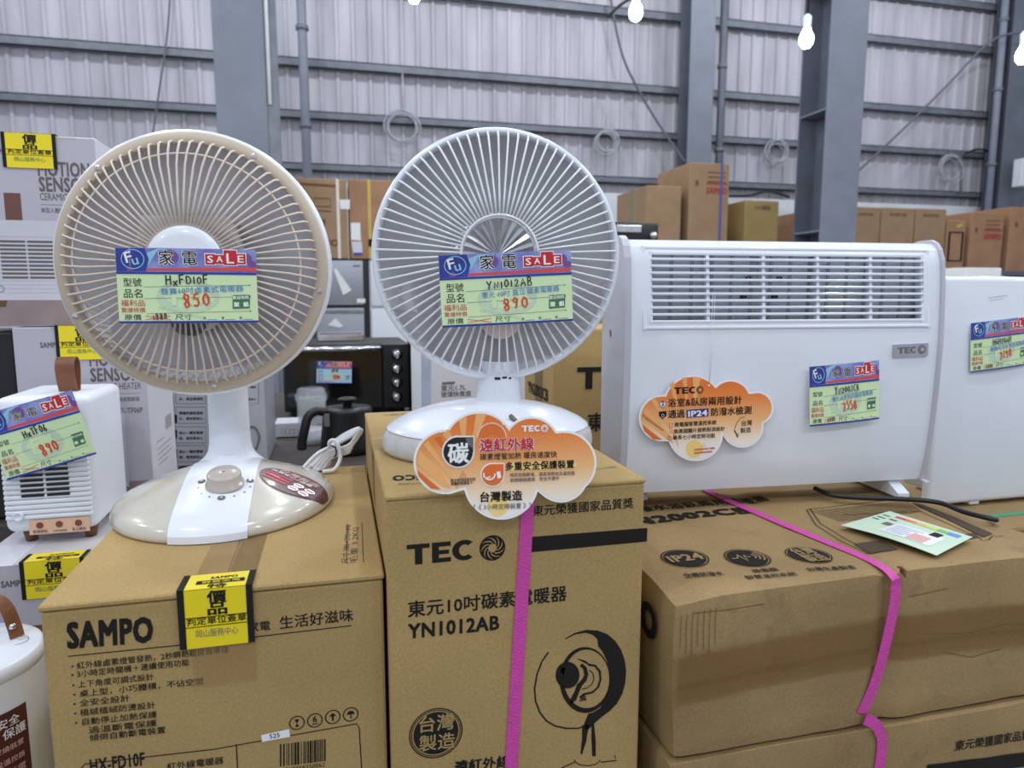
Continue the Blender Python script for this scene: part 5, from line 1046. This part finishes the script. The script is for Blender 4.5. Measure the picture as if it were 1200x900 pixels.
# small black appliance and white kettle box to its right
BLV = mat('printed_blue_grey', (170, 184, 206), .4, var=.15, scale=14)
gx0, gx1 = PY(505, 440, 1.6).x, PY(634, 440, 1.6).x
def d17(m):
    m.poly([(PY(518, 451, 1.599)+V((0, 0, 0))), PY(533, 450, 1.599), PY(533, 447, 1.599), PY(518, 448, 1.599)], INKG)
    m.text('東元1.7L', PY(517, 458, 1.599), PY(546, 456.5, 1.599), NF, INKG, .015); m.text('玻璃快煮壺', PY(517, 465, 1.599), PY(552, 463.5, 1.599), NF, INKG, .015); m.ribbon(circle(PY(521, 474, 1.599), .006, 16, XA, ZA), NF, .001, INK, 0, None, True)
    m.poly([PY(493.5, 530, 1.5988), PY(504, 530, 1.5988), PY(505, 395, 1.5988), PY(494, 395, 1.5988)], BLV)
flatbox('kettle_carton', 'white glass kettle carton behind the base of the white fan', (PY(493, 480, 1.6).x, 1.6, TT_), (gx1, 1.80, 1.245), LAVW, PAPERW, draw=d17)
m = MB(); qa = PY(482, 480, 2.15); m.box((qa.x+.015, 2.15, TT_), (qa.x+.16, 2.4, 1.20), DARK, .006); 
for z in (1.0, 1.05, 1.10, 1.15): m.box((qa.x+.018, 2.145, z), (qa.x+.15, 2.151, z+.012), CHROME)
m.build('rack_oven', label='dark appliance with shiny shelf rails between oven and kettle carton', category='appliance')
# upright TECO carton behind the heater
ya = 1.12; xa_ = PY(648, 430, ya).x; xl = xa_
def dti(m):
    m.text('TECO', PY(676, 455, ya-.001), PY(790, 452, ya-.001), NF, INK, .055, .05); m.text('東元電機', PY(688, 504, ya-.001), PY(775, 500, ya-.001), NF, INK, .02)
    m.text('YN2002CB', V((xl-.001, 1.275, 1.165)), V((xl-.001, 1.145, 1.165)), NL, INK, .02, .03)
    m.poly([V((xl-.001, 1.24, 1.115)), V((xl-.001, 1.15, 1.095)), V((xl-.001, 1.15, 1.12)), V((xl-.001, 1.24, 1.145))], SKYB)
mb = MB(); dti(mb)
o = carton('heater_carton', 'upright kraft TECO carton standing behind the white fan heater', (xl, ya, TZ0), (xl+.50, 1.305, 1.292), K1, body=mb)
MB().box((xl-.0008, ya+.06, 1.10), (xl, ya+.11, 1.292), CLEAR).build('tape', o)

# ================================================================== fridges and stock at the back of the hall
def fridge(label, x0, x1, y0, zt, split, m_, trim=True):
    r = empty('refrigerator', ((x0+x1)/2, y0+.3, 0), label, 'refrigerator')
    MB().box((x0, y0+.04, .04), (x1, y0+.6, zt), DARK if trim else FRW, .008).build('cabinet', r)
    for z0, z1 in ((.08, split-.012), (split+.012, zt-.012)):
        m = MB(); m.box((x0+.012, y0, z0), (x1-(.045 if trim else .012), y0+.038, z1), m_, .008, 3); d = m.build('door', r)
        if trim and z0 < .1: MB().box((x0+.02, y0-.012, z1-.05), (x1-.05, y0+.001, z1-.015), CHROME, .004).build('door_handle', d)
    for x in (x0+.05, x1-.05):
        for y in (y0+.1, y0+.52): MB().box((x-.02, y-.02, 0), (x+.02, y+.02, .05), DARK).build('foot', r)
    return r
f1 = fridge('grey two-door refrigerator with white papers between the two fan heads', PY(366, 303, 6.5).x, PY(431, 303, 6.5).x, 6.5, 1.665, 1.24, FRIDGE)
for pts in (((391, 316), (393.5, 314), (412, 340), (402, 346)), ((384, 381), (393, 373), (402, 382), (398, 384)), ((418, 350), (428, 350), (428, 355), (418, 355))): m = MB(); m.add([PY(x, y, 6.488) for x, y in pts], [(0, 1, 2, 3)], PAPERW); m.build('paper_notice', f1, label='white paper stuck on the door')
m = MB(); m.poly([PY(x, y, 6.489) for x, y in ((414, 312), (422, 312), (422, 310.5), (414, 310.5))], INKG); m.build('brand_mark', f1)
fridge('white two-door refrigerator beside the grey one behind the fan', PY(432, 303, 6.5).x, PY(432, 303, 6.5).x+.56, 6.52, 1.665, 1.23, FRW, False)
def far_carton(label, pl, pr, ptop, y, zb, depth, m_, sidem=None, strap_m=None, strapx=.5, red=None, side_strap=None, ink=INKB, group='cartons stacked along the back wall', txt='', draw=None):
    a = PY(pl, 280, y).x; b = PY(pr, 280, y).x; zt = PY((pl+pr)/2, ptop, y).z; m = MB(); h = zt-zb; w_ = b-a
    f = lambda u, v: V((a+w_*u, y-.003, zt-v))
    if txt: m.text(txt, f(.25, .10), f(.75, .10), NF, ink, .02)
    if red:
        for k in range(3): m.ribbon([f(.45, .10+.05*k), f(.9, .10+.05*k)], NF, .012, INKB, 0)
        m.text('SAMPO', f(.42, .33), f(.95, .33), NF, INKR, .05, .09); m.ribbon([f(.42, .22), f(.95, .22)], NF, .02, INKR, 0); m.ribbon([f(.5, .27), f(.9, .27)], NF, .012, INKR, 0); m.poly([f(.15, .25), f(.22, .25), f(.22, .19), f(.15, .19)], INKB)
    if draw: draw(m, f)
    o = carton('far_carton', label, (a, y, zb), (b, y+depth, zt), m_, group, body=m, bev=.01)
    if side_strap:
        for ya_ in (y+depth*.45,): MB().box((a-.004, ya_, zb), (a, ya_+.03, zt), side_strap).box((a, ya_, zt), (b, ya_+.03, zt+.004), side_strap).build('packing_strap', o)
    if strap_m:
        x = a+w_*strapx; MB().box((x-.013, y-.004, zb), (x+.013, y, zt), strap_m).box((x-.013, y, zt), (x+.013, y+depth, zt+.004), strap_m).build('packing_strap', o)
    return o
def dA(m, f):
    m.ribbon([f(.2, .05), f(.85, .06)], NF, .02, INKB, 0); m.ribbon([f(.5, .17), f(.75, .17), f(.75, .24), f(.5, .24)], NF, .01, INKB, 0, None, True); m.ribbon([f(.3, .27), f(.75, .28)], NF, .012, INKB, 0); m.text('NO', f(.62, .58), f(.85, .58), NF, INKB, .05); m.poly([f(.55, .40), f(.66, .40), f(.66, .35), f(.55, .35)], INKB)
cA = far_carton('brown fridge carton with white straps right of the beige fan head', 330, 408, 209, 6.5, 1.667, .5, K3, strap_m=WHS, strapx=.86, draw=dA, group='cartons on the refrigerators')
m = MB(); m.add([PY(x, y, 6.494) for x, y in ((398, 234), (410, 234), (410, 245), (399, 245))], [(0, 1, 2, 3)], PAPERW); m.build('shipping_label', cA)
cB = far_carton('brown fridge carton with yellow strap left of the white fan head', 410, 466, 211, 6.52, 1.667, .5, K3b, strap_m=YELS, strapx=.42, group='cartons on the refrigerators')
m = MB(); m.add([PY(x, y, 6.514) for x, y in ((411, 261), (422, 261), (423, 282), (411.5, 281))], [(0, 1, 2, 3)], PAPERW).add([PY(x, y, 6.513) for x, y in ((412, 283), (424, 283), (425, 299), (414, 299))], [(0, 1, 2, 3)], LAVW).add([PY(x, y, 6.512) for x, y in ((414, 296), (424.5, 296), (425, 299), (414.5, 299))], [(0, 1, 2, 3)], BLUEP).add([PY(x, y, 6.513) for x, y in ((432, 280), (440, 280), (440, 289), (432, 289))], [(0, 1, 2, 3)], INK); m.build('shipping_label', cB)
# hidden hall shelf that carries the right-hand stock
SHZ = 1.64
sh = empty('storage_shelf', (6.3, 7.7, 0), 'long storage shelf under the cartons along the back', 'shelf')
MB().box((2.6, 7.05, SHZ-.06), (11.4, 8.4, SHZ), STEELD, .005).build('shelf_board', sh)
for x in (2.7, 5.5, 8.3, 11.2):
    for y in (7.15, 8.3): MB().box((x-.04, y-.04, 0), (x+.04, y+.04, SHZ-.06), STEEL).build('leg', sh)
far_carton('brown carton with green strap left of the tall blue-strapped carton', 757, 797, 217.5, 7.2, SHZ+.001, .85, K3, side_strap=GREENS, txt='')
far_carton('tall brown carton with blue strap above the wide heater', 806, 852, 191, 7.2, SHZ+.001, .8, K3, strap_m=BLUES, strapx=.8, red=True)
far_carton('yellowish carton right of the tall blue-strapped carton', 872, 911, 235, 7.2, SHZ+.001, .9, K4, side_strap=NAVYS, txt='小心輕放')
far_carton('brown carton half hidden behind the left edge of the stiffened column', 933, 955, 249, 7.6, SHZ+.001, .5, K3b)
for k, (a, b, t) in enumerate(((996, 1030, 242.5), (1031, 1070, 243.5), (1071, 1107, 244.5))):
    far_carton('brown carton right of the stiffened column, %s of a row of three' % ('leftmost', 'middle', 'rightmost')[k], a, b, t, 7.2+.03*k, SHZ+.001, .7, K3, txt='INVERTER', draw=lambda m, f: (m.ribbon([f(.1, .62), f(.9, .62)], NF, .05, INKB, 0), m.poly([f(.12, .56), f(.28, .56), f(.28, .52), f(.12, .52)], PAPERW)))
def dF(m, f): m.ribbon([f(.15, .15), f(.85, .15), f(.85, .50), f(.15, .50)], NF, .035, INK, 0, None, True); m.ribbon([f(.5, .08), f(.8, .05)], NF, .03, YELS, 0)
far_carton('brown carton printed with a black frame beside the row of three', 1109, 1131, 258, 7.25, SHZ+.001, .6, K3b, draw=dF)
c5 = far_carton('reddish printed carton standing alone near the right edge', 1136, 1175, 249, 7.27, SHZ+.001, .7, K3b, red=True)
far_carton('reddish printed carton cut by the right edge of the photo', 1182, 1222, 243, 7.27, SHZ+.001, .7, K3b, red=True)
# nearer bits: oven on a stack, white cartons beyond the right heater
e0, e1 = PY(716, 262, 3.5), PY(772, 277, 3.5)
st_ = carton('appliance_carton', 'brown carton under the distant black oven behind the heater', (e0.x-.05, 3.5, 0), (e1.x+.35, 3.95, 1.615), K3, bev=.006)
ov2 = empty('toaster_oven', ((e0.x+e1.x)/2, 3.68, 1.617), 'distant black oven peeking above the wide heater beside the white fan', 'oven')
MB().box((e0.x, 3.5, 1.622), (e1.x, 3.86, PY(760, 261, 3.5).z), BLACK, .012, 3).build('body', ov2)
MB().box(PY(722, 272, 3.49), PY(752, 264, 3.49)+V((0, .02, 0)), CHROME, .004).build('door_handle', ov2)
c = PY(765, 276, 3.5); MB().lathe([(.02, 0), (.018, -.02), (.001, -.022)], CHROME, c, axis='Y', n=20).build('knob', ov2)
for x in (e0.x+.03, e1.x-.03):
    for y in (3.54, 3.82): MB().box((x-.012, y-.012, 1.6165), (x+.012, y+.012, 1.624), DARK).build('foot', ov2)
wb0, wb1 = PY(1130, 330, 4.0), PY(1174, 314, 4.0)
carton('white_carton', 'white carton above the plain heater at right', (wb0.x, 4.0, 1.0), (wb1.x, 4.3, wb1.z), PAPERW, bev=.004, seam=False)
carton('appliance_carton', 'brown carton hidden under the white carton at right', (wb0.x-.1, 3.98, 0), (wb1.x+1.2, 4.6, .998), K3, bev=.006)
wc0, wc1 = PY(1158, 326, 4.1), PY(1215, 312, 4.1)
m = MB(); A = [wc0, PY(1192, 313, 4.35), PY(1215, 316, 4.3), PY(1215, 330, 4.1)]
m.add([V((wc1.x, 4.08, 1.0)), V((wc1.x+.3, 4.08, 1.0)), V((wc1.x+.3, 4.4, 1.0)), V((wc1.x, 4.4, 1.0))] if False else [V((wb1.x+.01, 4.05, 1.0)), V((wb1.x+.4, 4.05, 1.0)), V((wb1.x+.4, 4.4, 1.0)), V((wb1.x+.01, 4.4, 1.0)), V((wb1.x+.01, 4.05, 1.405)), V((wb1.x+.4, 4.05, 1.44)), V((wb1.x+.4, 4.4, 1.50)), V((wb1.x+.01, 4.4, 1.44))], [(3, 2, 1, 0), (4, 5, 6, 7), (0, 1, 5, 4), (1, 2, 6, 5), (2, 3, 7, 6), (3, 0, 4, 7)], LAVW)
m.build('wrapped_carton', label='pale wrapped carton with sloping top above the right heater', category='carton')
m = MB(); jc = PY(1114, 326, 2.5); m.lathe([(.001, 0), (.012, 0), (.012, .02), (.009, .024), (.001, .024)], DARK, (jc.x, 2.5, 0), n=16)
